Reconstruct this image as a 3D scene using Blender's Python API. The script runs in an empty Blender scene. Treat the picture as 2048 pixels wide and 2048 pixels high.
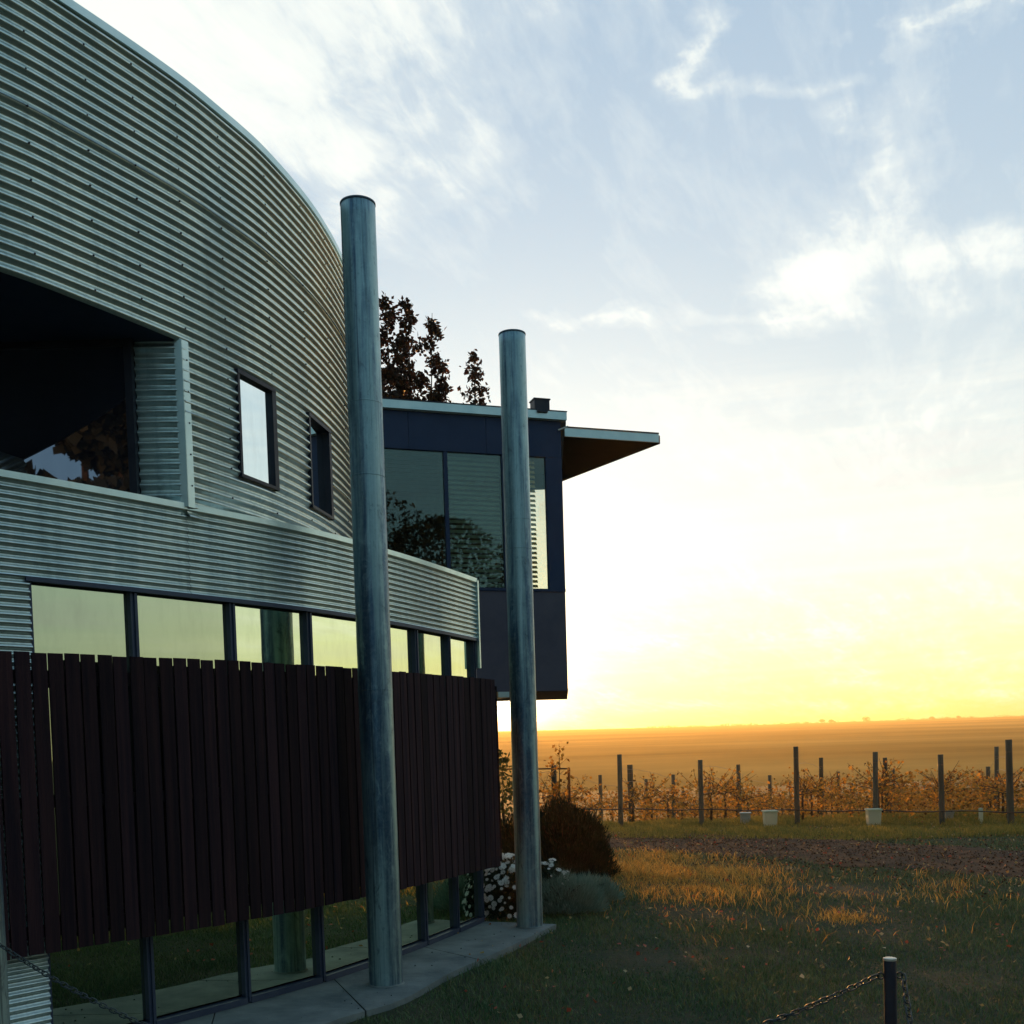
import bpy, bmesh, math, random
import numpy as np
from mathutils import Vector, Matrix
random.seed(7); rng = np.random.default_rng(11)
S = bpy.context.scene
COL = S.collection
R = math.radians
# ------------------------------------------------------------------ camera
EYE = 1.6; FPX = 2100.0
cd = bpy.data.cameras.new('camera'); cam = bpy.data.objects.new('camera', cd); COL.objects.link(cam)
cd.sensor_width = 36; cd.lens = FPX / 2048 * 36; cd.clip_start = 0.05; cd.clip_end = 8000
cd.shift_y = (1583 - 1024) / 2048
_p = R(2.5); _r = 0.031
fw = Vector((0, math.cos(_p), -math.sin(_p))); r0 = Vector((1, 0, 0)); u0 = r0.cross(fw)
rt = r0 * math.cos(_r) - u0 * math.sin(_r); up = u0 * math.cos(_r) + r0 * math.sin(_r)
M = Matrix((rt, up, -fw)).transposed().to_4x4(); M.translation = Vector((0, 0, EYE)); cam.matrix_world = M
S.camera = cam
# ------------------------------------------------------------------ light
SUN_EL = R(2.9); SUN_AZ = R(-0.6)          # azimuth from +Y towards +X
sd = Vector((math.sin(SUN_AZ) * math.cos(SUN_EL), math.cos(SUN_AZ) * math.cos(SUN_EL), math.sin(SUN_EL)))
ld = bpy.data.lights.new('sun', 'SUN'); ld.energy = 5.0; ld.angle = R(0.6); ld.color = (1.0, 0.44, 0.11)
sun = bpy.data.objects.new('sun', ld); COL.objects.link(sun)
sun.rotation_euler = (-sd).to_track_quat('-Z', 'Y').to_euler()
S.view_settings.view_transform = 'Standard'; S.view_settings.look = 'None'
S.view_settings.exposure = 0.16; S.view_settings.gamma = 1; S.view_settings.use_curve_mapping = False
S.cycles.max_bounces = 8; S.cycles.transparent_max_bounces = 16

# node helper ---------------------------------------------------------
class G:
    def __init__(s, nt): s.nt = nt; s.n = nt.nodes; s.l = nt.links
    def node(s, t, ins=None, **kw):
        nd = s.n.new(t)
        for k, v in kw.items(): setattr(nd, k, v)
        for k, v in (ins or {}).items(): s.set(nd.inputs[k], v)
        return nd
    def set(s, sock, v):
        if isinstance(v, bpy.types.NodeSocket): s.l.new(v, sock)
        elif isinstance(v, bpy.types.Node): s.l.new(v.outputs[0], sock)
        else: sock.default_value = v
    def math(s, op, a, b=None, c=None, clamp=False):
        nd = s.n.new('ShaderNodeMath'); nd.operation = op; nd.use_clamp = clamp
        s.set(nd.inputs[0], a)
        if b is not None: s.set(nd.inputs[1], b)
        if c is not None: s.set(nd.inputs[2], c)
        return nd.outputs[0]
    def ramp(s, f, stops, interp='LINEAR'):
        nd = s.n.new('ShaderNodeValToRGB'); cr = nd.color_ramp; cr.interpolation = interp
        while len(cr.elements) > 1: cr.elements.remove(cr.elements[-1])
        for i, (p, c) in enumerate(stops):
            e = cr.elements[0] if i == 0 else cr.elements.new(p)
            e.position = p; e.color = (*c, 1) if len(c) == 3 else c
        s.set(nd.inputs[0], f); return nd.outputs[0]
    def mix(s, f, a, b, mode='MIX'):
        nd = s.n.new('ShaderNodeMix'); nd.data_type = 'RGBA'; nd.blend_type = mode
        s.set(nd.inputs[0], f)
        for k, v in ((6, a), (7, b)):
            if isinstance(v, tuple) and len(v) == 3: v = (*v, 1)
            s.set(nd.inputs[k], v)
        return nd.outputs[2]
    def vm(s, op, a, b=None):
        nd = s.n.new('ShaderNodeVectorMath'); nd.operation = op
        s.set(nd.inputs[0], a)
        if b is not None: s.set(nd.inputs[1], b)
        return nd
    def noise(s, vec, scale, detail=4, rough=0.5, dist=0.0):
        nd = s.n.new('ShaderNodeTexNoise'); s.set(nd.inputs['Vector'], vec)
        nd.inputs['Scale'].default_value = scale; nd.inputs['Detail'].default_value = detail
        nd.inputs['Roughness'].default_value = rough; nd.inputs['Distortion'].default_value = dist
        return nd.outputs[0]
    def mapping(s, vec, rot=(0, 0, 0), scale=(1, 1, 1), loc=(0, 0, 0)):
        nd = s.n.new('ShaderNodeMapping'); s.set(nd.inputs[0], vec)
        nd.inputs['Rotation'].default_value = rot; nd.inputs['Scale'].default_value = scale; nd.inputs['Location'].default_value = loc
        return nd.outputs[0]

# ------------------------------------------------------------------ world
W = bpy.data.worlds.new('World'); S.world = W; W.use_nodes = True
g = G(W.node_tree); g.n.clear()
tc = g.node('ShaderNodeTexCoord').outputs['Generated']
sky = g.node('ShaderNodeTexSky', sky_type='NISHITA', sun_disc=False, sun_elevation=SUN_EL, sun_rotation=SUN_AZ, air_density=1.0, dust_density=1.0, ozone_density=4.0)
sep = g.node('ShaderNodeSeparateXYZ', {0: tc})
z = g.math('MAXIMUM', sep.outputs[2], 0.0)
zc = g.math('POWER', z, 0.5)
dt = g.vm('DOT_PRODUCT', tc, tuple(sd)).outputs['Value']
toward = g.math('MULTIPLY_ADD', dt, 0.5, 0.5)           # 1 at the sun, 0 opposite
vert_f = g.ramp(zc, [(0.0, (.84, .60, .18)), (.10, (.92, .76, .28)), (.20, (.90, .84, .34)), (.30, (.84, .85, .52)), (.42, (.76, .84, .75)), (.54, (.60, .71, .72)), (.66, (.45, .58, .67)), (.80, (.34, .48, .62)), (1, (.20, .36, .54))])
vert_b = g.ramp(zc, [(0.0, (.24, .29, .29)), (.2, (.34, .43, .43)), (.4, (.32, .46, .48)), (.7, (.19, .34, .42)), (1, (.13, .29, .41))])
fb = g.ramp(toward, [(0.2, (0, 0, 0)), (.75, (1, 1, 1))], 'EASE')
base = g.mix(fb, vert_b, vert_f)
# planar coordinates for the cirrus layer
zz = g.math('ADD', sep.outputs[2], 0.12)
pl = g.node('ShaderNodeCombineXYZ', {0: g.math('DIVIDE', sep.outputs[0], zz), 1: g.math('DIVIDE', sep.outputs[1], zz), 2: 0.0}).outputs[0]
warp = g.node('ShaderNodeTexNoise', {'Vector': pl, 'Scale': 0.9, 'Detail': 1.5}).outputs[1]
plw = g.vm('ADD', pl, g.vm('SCALE', g.vm('SUBTRACT', warp, (.5, .5, .5)).outputs[0]).outputs[0])
plw.inputs[1].links[0].from_node.inputs['Scale'].default_value = 0.22
plw = plw.outputs[0]
plr = g.mapping(plw, rot=(0, 0, R(-66)))
streak = g.noise(g.mapping(plr, scale=(0.8, 2.1, 1), loc=(.2, .35, 0)), 1.5, 12, 0.58, 0.25)
fine = g.noise(g.mapping(plr, scale=(1.1, 3.6, 1)), 4.6, 12, 0.64, 0.4)
iso = g.noise(g.mapping(pl, loc=(1.3, .4, 0)), 1.6, 12, 0.62, 0.3)
puff = g.noise(g.mapping(pl, loc=(3.1, 1.7, 0)), 0.75, 2, 0.5)
wf = g.node('ShaderNodeTexNoise', {'Vector': g.mapping(pl, loc=(4, 2, 0)), 'Scale': 3.2, 'Detail': 8.0, 'Roughness': .6}).outputs[1]
wfs = g.vm('SCALE', g.vm('SUBTRACT', wf, (.5, .5, .5)).outputs[0]); wfs.inputs['Scale'].default_value = .5
plb = g.vm('ADD', pl, wfs.outputs[0]).outputs[0]
def blob(cx, cy, rx, ry, rot=0.0):
    # smooth patch of the cloud layer around a point of the layer
    v = g.vm('SUBTRACT', plb, (cx, cy, 0)).outputs[0]
    v = g.mapping(v, rot=(0, 0, rot)); v = g.vm('MULTIPLY', v, (1 / rx, 1 / ry, 0)).outputs[0]
    d = g.vm('LENGTH', v).outputs['Value']
    return g.math('SUBTRACT', 1.0, d, clamp=True)
BL = []
def lay(px, py):      # where the layer lies for a direction given as tangent coordinates right/up of +Y
    n = math.sqrt(1 + px * px + py * py); x, y, zq = px / n, 1 / n, py / n
    return x / (zq + .12), y / (zq + .12)
def T(x, y): # photo pixel -> tangent coordinates
    d = fw + rt * ((x - 1024) / FPX) + up * ((1583 - y) / FPX); return d.x / d.y, d.z / d.y
def blobpx(x, y, wx, wy, rot=0.0):
    a = lay(*T(x, y)); b = lay(*T(x + wx, y)); c = lay(*T(x, y - wy))
    return blob(a[0], a[1], abs(b[0] - a[0]), abs(c[1] - a[1]), rot)
cov = None
for args, w in (((480, 100, 700, 470), .175), ((860, 360, 300, 130), .12), ((700, 500, 180, 60), .08), ((1815, 60, 70, 200), .10), ((1775, 260, 110, 260), .11), ((1745, 430, 150, 200), .08), ((1790, 545, 360, 130), .15), ((1640, 640, 240, 55), .11), ((1960, 500, 180, 90), .06),
                ((1490, 40, 120, 80), .10), ((1500, 140, 65, 140), .12), ((1590, 205, 150, 60), .10), ((1190, 610, 220, 42), .16), ((1560, 600, 220, 26), .09), ((1960, 30, 240, 34), .09)):
    e_ = g.math('POWER', g.math('SMOOTH_MIN', g.math('MULTIPLY', blobpx(*args), 1.4), 1.0, 0.9), 1.5)
    bb = g.math('MULTIPLY', e_, w)
    cov = bb if cov is None else g.math('ADD', cov, bb)
c1 = g.math('ADD', g.math('MULTIPLY_ADD', streak, 0.48, g.math('MULTIPLY_ADD', fine, 0.30, g.math('MULTIPLY', iso, 0.22))), g.math('ADD', cov, g.math('MULTIPLY_ADD', puff, .22, -.11)))
clouds = g.ramp(c1, [(0.47, (0, 0, 0)), (0.55, (.24, .24, .24)), (0.63, (.78, .78, .78)), (0.71, (1, 1, 1))])
lowb = g.noise(g.mapping(tc, scale=(1.6, 1.6, 26)), 1.0, 6, .6)
lowm = g.math('MULTIPLY', g.ramp(lowb, [(.50, (0, 0, 0)), (.66, (1, 1, 1))]), g.ramp(z, [(.03, (0, 0, 0)), (.08, (.55, .55, .55)), (.24, (.5, .5, .5)), (.36, (0, 0, 0))]))
lowg = g.math('MULTIPLY', g.ramp(lowb, [(.36, (1, 1, 1)), (.48, (0, 0, 0))]), g.ramp(z, [(.05, (0, 0, 0)), (.10, (.5, .5, .5)), (.20, (.4, .4, .4)), (.30, (0, 0, 0))]))
base = g.mix(g.math('MULTIPLY', lowg, fb), base, (.70, .68, .66))
base = g.mix(g.math('MULTIPLY', lowm, fb), base, (1.0, .99, .84))
cloudc = g.mix(fb, (.26, .33, .38), (.97, 1.0, .90))
skyc = g.mix(g.math('MULTIPLY', clouds, 0.92), base, cloudc)
# aureole round the sun
ang = g.math('ARCCOSINE', g.math('MINIMUM', dt, 1.0))
def lobe(a, k): return g.math('MULTIPLY', g.math('EXPONENT', g.math('MULTIPLY', ang, -1 / R(a))), k)
el = g.math('ARCSINE', sep.outputs[2])
glow = g.mix(1.0, g.mix(1.0, g.vm('SCALE', (1.0, .90, .62)).outputs[0], g.vm('SCALE', (1.0, .84, .35)).outputs[0], 'ADD'), g.vm('SCALE', (1.0, .92, .70)).outputs[0], 'ADD')
scs = [l for l in g.n if l.bl_idname == 'ShaderNodeVectorMath' and l.operation == 'SCALE' and not l.inputs['Scale'].is_linked and not l.inputs[0].is_linked]
for nd, (a, k) in zip(scs, ((8.5, .78), (18.0, .10), (1.1, 14.0))): g.l.new(lobe(a, k), nd.inputs['Scale'])
full = g.mix(1.0, skyc, glow, 'ADD')
bg1 = g.node('ShaderNodeBackground', {0: sky.outputs[0], 1: 0.05})
bg2 = g.node('ShaderNodeBackground', {0: full, 1: 0.92})
add = g.node('ShaderNodeAddShader', {0: bg1.outputs[0], 1: bg2.outputs[0]})
g.node('ShaderNodeOutputWorld', {0: add.outputs[0]})

# ------------------------------------------------------------------ materials
def mat(name):
    m = bpy.data.materials.new(name); m.use_nodes = True; gg = G(m.node_tree); gg.n.clear()
    gg.out = gg.node('ShaderNodeOutputMaterial'); return m, gg
def surf(name, c1, c2, scale=6, rough=.7, metal=0, spec=.4, bump=0, bscale=40, stretch=(1, 1, 1), detail=5, rvar=.15, coords='Object', island=0.0):
    m, q = mat(name)
    t = q.node('ShaderNodeTexCoord').outputs[coords]
    if island:
        rnd = q.node('ShaderNodeObjectInfo').outputs['Random']
        t = q.vm('ADD', t, q.node('ShaderNodeCombineXYZ', {0: q.math('MULTIPLY', rnd, 37.0), 1: q.math('MULTIPLY', rnd, 11.0), 2: q.math('MULTIPLY', rnd, 53.0)}).outputs[0]).outputs[0]
    v = q.mapping(t, scale=stretch)
    n = q.noise(v, scale, detail, .6)
    f = q.ramp(n, [(.34, (0, 0, 0)), (.68, (1, 1, 1))])
    c = q.mix(f, c1, c2)
    if island:
        oi = q.node('ShaderNodeObjectInfo').outputs['Random']
        c = q.mix(1.0, c, q.ramp(oi, [(0, (1 - island,) * 3), (1, (1 + island,) * 3)]), 'MULTIPLY')
    p = q.node('ShaderNodeBsdfPrincipled', {'Base Color': c, 'Metallic': metal, 'Specular IOR Level': spec,
        'Roughness': q.math('MULTIPLY_ADD', q.noise(v, scale * 2.3, 3), rvar, rough - rvar / 2)})
    if bump:
        b = q.node('ShaderNodeBump', {'Strength': bump, 'Distance': .01, 'Height': q.noise(v, bscale, 4)})
        q.l.new(b.outputs[0], p.inputs['Normal'])
    q.l.new(p.outputs[0], q.out.inputs[0]); return m
def leafmat(name, stops, trans=.5, rough=.6, scale=9, spec=.25):
    m, q = mat(name)
    t = q.node('ShaderNodeTexCoord').outputs['Object']
    n = q.noise(t, scale, 2)
    r = q.node('ShaderNodeNewGeometry').outputs['Random Per Island']
    f = q.math('ADD', q.math('MULTIPLY', n, .55), q.math('MULTIPLY', r, .5))
    c = q.ramp(f, stops)
    d = q.node('ShaderNodeBsdfPrincipled', {'Base Color': c, 'Roughness': rough, 'Specular IOR Level': spec})
    tr = q.node('ShaderNodeBsdfTranslucent', {0: c})
    mx = q.node('ShaderNodeMixShader', {0: trans, 1: d.outputs[0], 2: tr.outputs[0]})
    q.l.new(mx.outputs[0], q.out.inputs[0]); return m
def glass(name, tint, refl, dark=None):
    # window glass seen by day: partly mirror, otherwise either the dark room behind it or see-through
    m, q = mat(name)
    lw = q.node('ShaderNodeLayerWeight', {'Blend': .35}).outputs['Fresnel']
    t = q.node('ShaderNodeTexCoord').outputs['Object']
    b = q.node('ShaderNodeBump', {'Strength': .06, 'Distance': .01, 'Height': q.noise(t, 1.7, 2)})
    dirt = q.ramp(q.noise(q.mapping(t, scale=(3, 3, .8)), 3, 6, .7), [(.45, (1, 1, 1)), (.75, (.90, .90, .90))])
    gl = q.node('ShaderNodeBsdfGlossy', {0: (*tint, 1), 'Roughness': .012, 'Normal': b.outputs[0]})
    if dark: o = q.node('ShaderNodeBsdfDiffuse', {0: (*dark, 1)})
    else: o = q.node('ShaderNodeBsdfTransparent', {0: (.75, .8, .75, 1)})
    f = q.math('MULTIPLY', q.math('ADD', q.math('MULTIPLY', lw, 1 - refl), refl, clamp=True), dirt)
    mx = q.node('ShaderNodeMixShader', {0: f, 1: o.outputs[0], 2: gl.outputs[0]})
    q.l.new(mx.outputs[0], q.out.inputs[0]); return m
def galv(name, c1, c2, rough, scale, stretch, metal=.85, bump=.15):
    m, q = mat(name)
    t = q.node('ShaderNodeTexCoord').outputs['Object']; v = q.mapping(t, scale=stretch)
    n = q.noise(v, scale, 6, .65, .3)
    sp = q.node('ShaderNodeTexVoronoi', {'Vector': t, 'Scale': 60.0}).outputs['Color']
    spg = q.node('ShaderNodeSeparateColor', {0: sp}).outputs[0]
    c = q.mix(q.ramp(n, [(.42, (0, 0, 0)), (.58, (1, 1, 1))]), c1, c2)
    blot = q.noise(q.mapping(t, scale=(1, 1, .45)), 16, 6, .75, .6)
    c = q.mix(q.ramp(blot, [(.52, (0, 0, 0)), (.68, (.4, .4, .4))]), c, tuple(x * 1.3 for x in c2))
    c = q.mix(q.ramp(blot, [(.32, (.6, .6, .6)), (.44, (0, 0, 0))]), c, tuple(x * .4 for x in c1))
    c = q.mix(q.math('MULTIPLY', spg, .05), c, (.8, .86, .86))
    st = q.noise(q.mapping(t, scale=(stretch[0] * 1.7, stretch[1] * 1.7, stretch[2] * .5)), scale * 1.9, 5, .7)
    c = q.mix(q.ramp(st, [(.55, (0, 0, 0)), (.68, (.8, .8, .8))]), c, tuple(x * .30 for x in c1))
    c = q.mix(q.ramp(q.noise(q.mapping(t, scale=(stretch[0] * 1.3, stretch[1] * 1.3, stretch[2] * .35), loc=(3, 1, 2)), scale * 1.6, 5, .7), [(.56, (0, 0, 0)), (.70, (.65, .65, .65))]), c, (.50, .66, .66))
    b = q.node('ShaderNodeBump', {'Strength': bump, 'Distance': .004, 'Height': q.noise(t, 22, 5)})
    p = q.node('ShaderNodeBsdfPrincipled', {'Base Color': c, 'Metallic': metal, 'Normal': b.outputs[0],
        'Roughness': q.math('MULTIPLY_ADD', n, .25, rough - .12)})
    q.l.new(p.outputs[0], q.out.inputs[0]); return m

def sheetmat():
    m, q = mat('zincalume_sheet'); t = q.node('ShaderNodeTexCoord').outputs['Object']
    n = q.noise(t, 1.6, 5, .6); st = q.noise(q.mapping(t, scale=(5, 5, .35)), 3.0, 6, .7)
    c = q.mix(q.ramp(n, [(.35, (0, 0, 0)), (.65, (1, 1, 1))]), (.52, .63, .62), (.66, .75, .70))
    c = q.mix(q.ramp(st, [(.50, (0, 0, 0)), (.68, (.5, .5, .5))]), c, (.30, .38, .38))
    c = q.mix(q.ramp(st, [(.34, (.4, .4, .4)), (.46, (0, 0, 0))]), c, (.76, .82, .79))
    b1 = q.node('ShaderNodeBump', {'Strength': .35, 'Distance': .03, 'Height': q.noise(q.mapping(t, scale=(1, 1, 2.2)), 2.6, 3, .5)})
    b2 = q.node('ShaderNodeBump', {'Strength': .06, 'Distance': .01, 'Height': q.noise(t, 40, 4), 'Normal': b1.outputs[0]})
    p = q.node('ShaderNodeBsdfPrincipled', {'Base Color': c, 'Metallic': .9, 'Normal': b2.outputs[0], 'Roughness': q.math('MULTIPLY_ADD', st, .30, .20)})
    q.l.new(p.outputs[0], q.out.inputs[0]); return m
MT = dict(
    sheet=sheetmat(),
    flash=surf('zinc_flashing', (.52, .66, .64), (.64, .76, .72), 5, .38, .85, .5, .08, 20),
    pole=galv('galvanised_pole', (.060, .12, .185), (.30, .44, .45), .42, 9.0, (1, 1, .045), .75, .2),
    polecap=surf('pole_rim', (.10, .13, .17), (.16, .20, .24), 9, .6, .6),
    frame=surf('navy_window_frame', (.030, .045, .085), (.045, .062, .10), 8, .5, .2, .5),
    dframe=surf('black_window_frame', (.012, .014, .026), (.020, .022, .036), 8, .5, .1, .4),
    navy=surf('navy_cladding_panel', (.014, .030, .074), (.022, .040, .090), 3, .6, .0, .3, .08, 50),
    mauve=surf('grey_mauve_panel', (.080, .074, .100), (.105, .095, .120), 3, .7, .0, .3, .1, 40),
    soffit=surf('dark_soffit', (.014, .014, .026), (.020, .020, .032), 3, .8, 0, .2, .1, 30),
    slat=surf('dark_stained_timber', (.014, .008, .013), (.044, .019, .021), 7, .8, 0, .15, .4, 60, stretch=(4, 4, .12), island=.38),
    rail=surf('dark_timber_rail', (.016, .009, .011), (.026, .014, .015), 7, .8, 0, .2, .2, 50),
    concrete=surf('weathered_concrete', (.10, .125, .125), (.21, .235, .22), 3.2, .85, 0, .3, .5, 18, detail=8),
    glass=glass('mirror_tinted_glass', (.84, .90, .62), .62, (.010, .014, .016)),
    glass2=glass('pale_reflecting_glass', (.86, .92, .92), .62, (.010, .014, .018)),
    glass3=glass('dark_recess_glass', (.60, .66, .82), .34, (.020, .022, .034)),
    glass4=glass('upper_room_glass', (.62, .80, .76), .05),
    blind=surf('venetian_blind', (.50, .62, .50), (.60, .68, .56), 6, .7, 0, .3),
    dark=surf('dark_interior', (.010, .010, .014), (.014, .014, .018), 3, .9, 0, .1),
    roof=surf('grey_roof_sheet', (.25, .30, .31), (.33, .38, .38), 2, .5, .6),
    bark=surf('bark', (.035, .024, .020), (.07, .05, .038), 14, .9, 0, .2, .6, 40, stretch=(1, 1, .3)),
    post=surf('treated_post_timber', (.045, .055, .045), (.10, .105, .08), 11, .85, 0, .2, .5, 50, stretch=(1, 1, .2), coords='Object', island=.25),
    wire=surf('dull_wire', (.12, .09, .06), (.2, .15, .1), 9, .5, .6),
    pipe=surf('black_poly_pipe', (.012, .010, .010), (.02, .016, .014), 9, .45, 0, .4),
    tub=leafmat('pale_plastic_tub', [(.2, (.66, .66, .48)), (.9, (.80, .79, .60))], .5),
    tubgrey=surf('grey_plastic_tub', (.34, .33, .26), (.42, .41, .33), 7, .5, 0, .4),
    iron=surf('dark_chain_steel', (.045, .055, .06), (.11, .125, .12), 30, .45, .8, .5, .3, 90),
    bollard=surf('dark_bollard_steel', (.018, .02, .03), (.03, .033, .045), 12, .55, .4, .4, .2, 40),
    rim=surf('worn_bright_rim', (.5, .48, .4), (.66, .62, .5), 20, .5, .5),
    rust=surf('rusty_gate_steel', (.10, .035, .016), (.16, .06, .025), 20, .7, .3),
)
LF = dict(
    pear=leafmat('autumn_pear_leaves', [(.15, (.012, .008, .008)), (.5, (.030, .012, .010)), (.75, (.09, .028, .012)), (.95, (.26, .08, .02))], .3),
    shrub=leafmat('rose_shrub_leaves', [(.2, (.025, .05, .02)), (.6, (.06, .09, .03)), (.9, (.16, .10, .03))], .4),
    vine=leafmat('autumn_vine_leaves', [(.15, (.03, .015, .008)), (.34, (.14, .06, .016)), (.48, (.50, .22, .03)), (.62, (.16, .12, .03)), (.8, (.60, .27, .05)), (.95, (.68, .42, .12))], .6),
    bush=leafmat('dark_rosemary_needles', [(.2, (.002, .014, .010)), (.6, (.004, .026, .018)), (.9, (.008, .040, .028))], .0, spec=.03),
    feather=leafmat('grey_green_feathery_leaves', [(.2, (.09, .17, .13)), (.6, (.16, .26, .20)), (.9, (.28, .38, .30))], .1),
    daisyleaf=leafmat('daisy_leaves', [(.2, (.010, .026, .014)), (.9, (.03, .055, .03))], .2),
    petal=leafmat('white_petals', [(.1, (.62, .68, .62)), (.9, (.80, .84, .78))], .3),
    grass=leafmat('lawn_grass', [(.15, (.034, .085, .038)), (.45, (.080, .150, .055)), (.70, (.14, .18, .070)), (.95, (.24, .20, .09))], .14, .6, 1.3),
    dry=leafmat('dry_straw_grass', [(.2, (.36, .18, .045)), (.6, (.66, .36, .08)), (.95, (.80, .54, .17))], .72),
    verge=leafmat('verge_grass', [(.2, (.12, .13, .03)), (.6, (.27, .22, .05)), (.95, (.50, .34, .09))], .55),
    fallen=leafmat('fallen_leaves', [(.2, (.30, .10, .05)), (.45, (.42, .08, .05)), (.6, (.42, .30, .10)), (.95, (.6, .5, .35))], .25),
    refl=leafmat('dark_evergreen_leaves', [(.2, (.012, .016, .012)), (.9, (.03, .034, .022))], .2),
)
# ground materials
def groundmat():
    m, q = mat('lawn_soil'); t = q.node('ShaderNodeTexCoord').outputs['Object']
    sp = q.node('ShaderNodeSeparateXYZ', {0: t})
    a = q.noise(t, 1.1, 6, .6); b = q.noise(t, 9, 6, .7)
    c = q.mix(q.ramp(a, [(.35, (0, 0, 0)), (.65, (1, 1, 1))]), (.022, .042, .026), (.060, .060, .038))
    c = q.mix(q.math('MULTIPLY', q.ramp(b, [(.4, (0, 0, 0)), (.7, (1, 1, 1))]), .5), c, (.09, .07, .04))
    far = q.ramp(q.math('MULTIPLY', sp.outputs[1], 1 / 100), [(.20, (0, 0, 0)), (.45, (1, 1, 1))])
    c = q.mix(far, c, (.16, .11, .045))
    bu = q.node('ShaderNodeBump', {'Strength': .8, 'Distance': .03, 'Height': q.noise(t, 16, 6, .7)})
    p = q.node('ShaderNodeBsdfPrincipled', {'Base Color': c, 'Roughness': .95, 'Specular IOR Level': .1, 'Normal': bu.outputs[0]})
    q.l.new(p.outputs[0], q.out.inputs[0]); return m
def hillmat():
    m, q = mat('dry_paddocks'); t = q.node('ShaderNodeTexCoord').outputs['Object']
    v = q.mapping(t, scale=(.5, 1.2, 1))
    a = q.noise(v, .006, 6, .6); b = q.noise(v, .03, 5, .6)
    c = q.mix(q.ramp(a, [(.38, (0, 0, 0)), (.62, (1, 1, 1))]), (.11, .06, .02), (.46, .26, .075))
    c = q.mix(q.math('MULTIPLY', b, .5), c, (.16, .11, .04))
    p = q.node('ShaderNodeBsdfPrincipled', {'Base Color': c, 'Roughness': 1.0, 'Specular IOR Level': 0.0})
    q.l.new(p.outputs[0], q.out.inputs[0]); return m
MT['ground'] = groundmat(); MT['hills'] = hillmat()
MT['track'] = surf('dark_dirt_track', (.030, .018, .013), (.095, .052, .030), 2.6, .95, 0, .1, .9, 14, detail=8)

# ------------------------------------------------------------------ mesh helpers
class MB:
    def __init__(s): s.v = []; s.f = []
    def vert(s, p): s.v.append(tuple(p)); return len(s.v) - 1
    def face(s, *pts):
        s.f.append([s.vert(p) for p in pts])
    def hexa(s, P):   # 8 points: bottom 4 ccw, top 4
        b = len(s.v); s.v += [tuple(p) for p in P]
        for q in ((3, 2, 1, 0), (4, 5, 6, 7), (0, 1, 5, 4), (1, 2, 6, 5), (2, 3, 7, 6), (3, 0, 4, 7)): s.f.append([b + i for i in q])
    def box(s, c, size, ax=None):
        # c centre, ax = (u, v, w) unit axes
        u, v, w = ax or (Vector((1, 0, 0)), Vector((0, 1, 0)), Vector((0, 0, 1)))
        u, v, w = Vector(u) * size[0] / 2, Vector(v) * size[1] / 2, Vector(w) * size[2] / 2; c = Vector(c)
        s.hexa([c - u - v - w, c + u - v - w, c + u + v - w, c - u + v - w, c - u - v + w, c + u - v + w, c + u + v + w, c - u + v + w])
    def tube(s, pts, rad, n=6, cap=True, closed=False):
        pts = [Vector(p) for p in pts]; k = len(pts)
        rad = [rad] * k if not hasattr(rad, '__len__') else rad
        b = len(s.v); ref = Vector((0.123, 0.2, 1)).normalized()
        for i, p in enumerate(pts):
            if closed: t = pts[(i + 1) % k] - pts[i - 1]
            else: t = pts[min(i + 1, k - 1)] - pts[max(i - 1, 0)]
            t.normalize(); rr = ref if abs(t.dot(ref)) < .95 else Vector((1, 0, 0))
            a = t.cross(rr).normalized(); c = t.cross(a)
            for j in range(n):
                th = 2 * math.pi * j / n; s.v.append(tuple(p + (a * math.cos(th) + c * math.sin(th)) * rad[i]))
        for i in range(k if closed else k - 1):
            for j in range(n):
                i2 = (i + 1) % k
                s.f.append([b + i * n + j, b + i2 * n + j, b + i2 * n + (j + 1) % n, b + i * n + (j + 1) % n])
        if cap and not closed:
            s.f.append([b + j for j in range(n)][::1]); s.f.append([b + (k - 1) * n + j for j in range(n)][::-1])
    def lathe(s, prof, c=(0, 0, 0), n=32):
        b = len(s.v)
        for r, zz in prof:
            for j in range(n):
                th = 2 * math.pi * j / n; s.v.append((c[0] + r * math.cos(th), c[1] + r * math.sin(th), c[2] + zz))
        for i in range(len(prof) - 1):
            for j in range(n): s.f.append([b + i * n + j, b + i * n + (j + 1) % n, b + (i + 1) * n + (j + 1) % n, b + (i + 1) * n + j])
        s.f.append([b + j for j in range(n)][::-1]); s.f.append([b + (len(prof) - 1) * n + j for j in range(n)])
    def mesh(s, name, m, smooth=False):
        me = bpy.data.meshes.new(name); me.from_pydata(s.v, [], s.f); me.materials.append(m)
        if smooth: me.polygons.foreach_set('use_smooth', [True] * len(me.polygons))
        me.update(); return me
    def build(s, name, m, parent=None, smooth=False, **kw):
        return link(name, s.mesh(name, m, smooth), parent, **kw)
def link(name, data, parent=None, label=None, cat=None, group=None, kind=None, loc=None, rot=None):
    o = bpy.data.objects.new(name, data); COL.objects.link(o)
    if parent is not None: o.parent = parent
    if label: o['label'] = label
    if cat: o['category'] = cat
    if group: o['group'] = group
    if kind: o['kind'] = kind
    if loc is not None: o.location = loc
    if rot is not None: o.rotation_euler = rot
    return o
def thing(name, label, cat, loc=(0, 0, 0), rz=0, group=None): return link(name, None, None, label, cat, group, None, loc, (0, 0, rz))
def autosmooth(o, deg=40):
    me = o.data; me.polygons.foreach_set('use_smooth', [True] * len(me.polygons)); me.set_sharp_from_angle(angle=R(deg))
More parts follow.
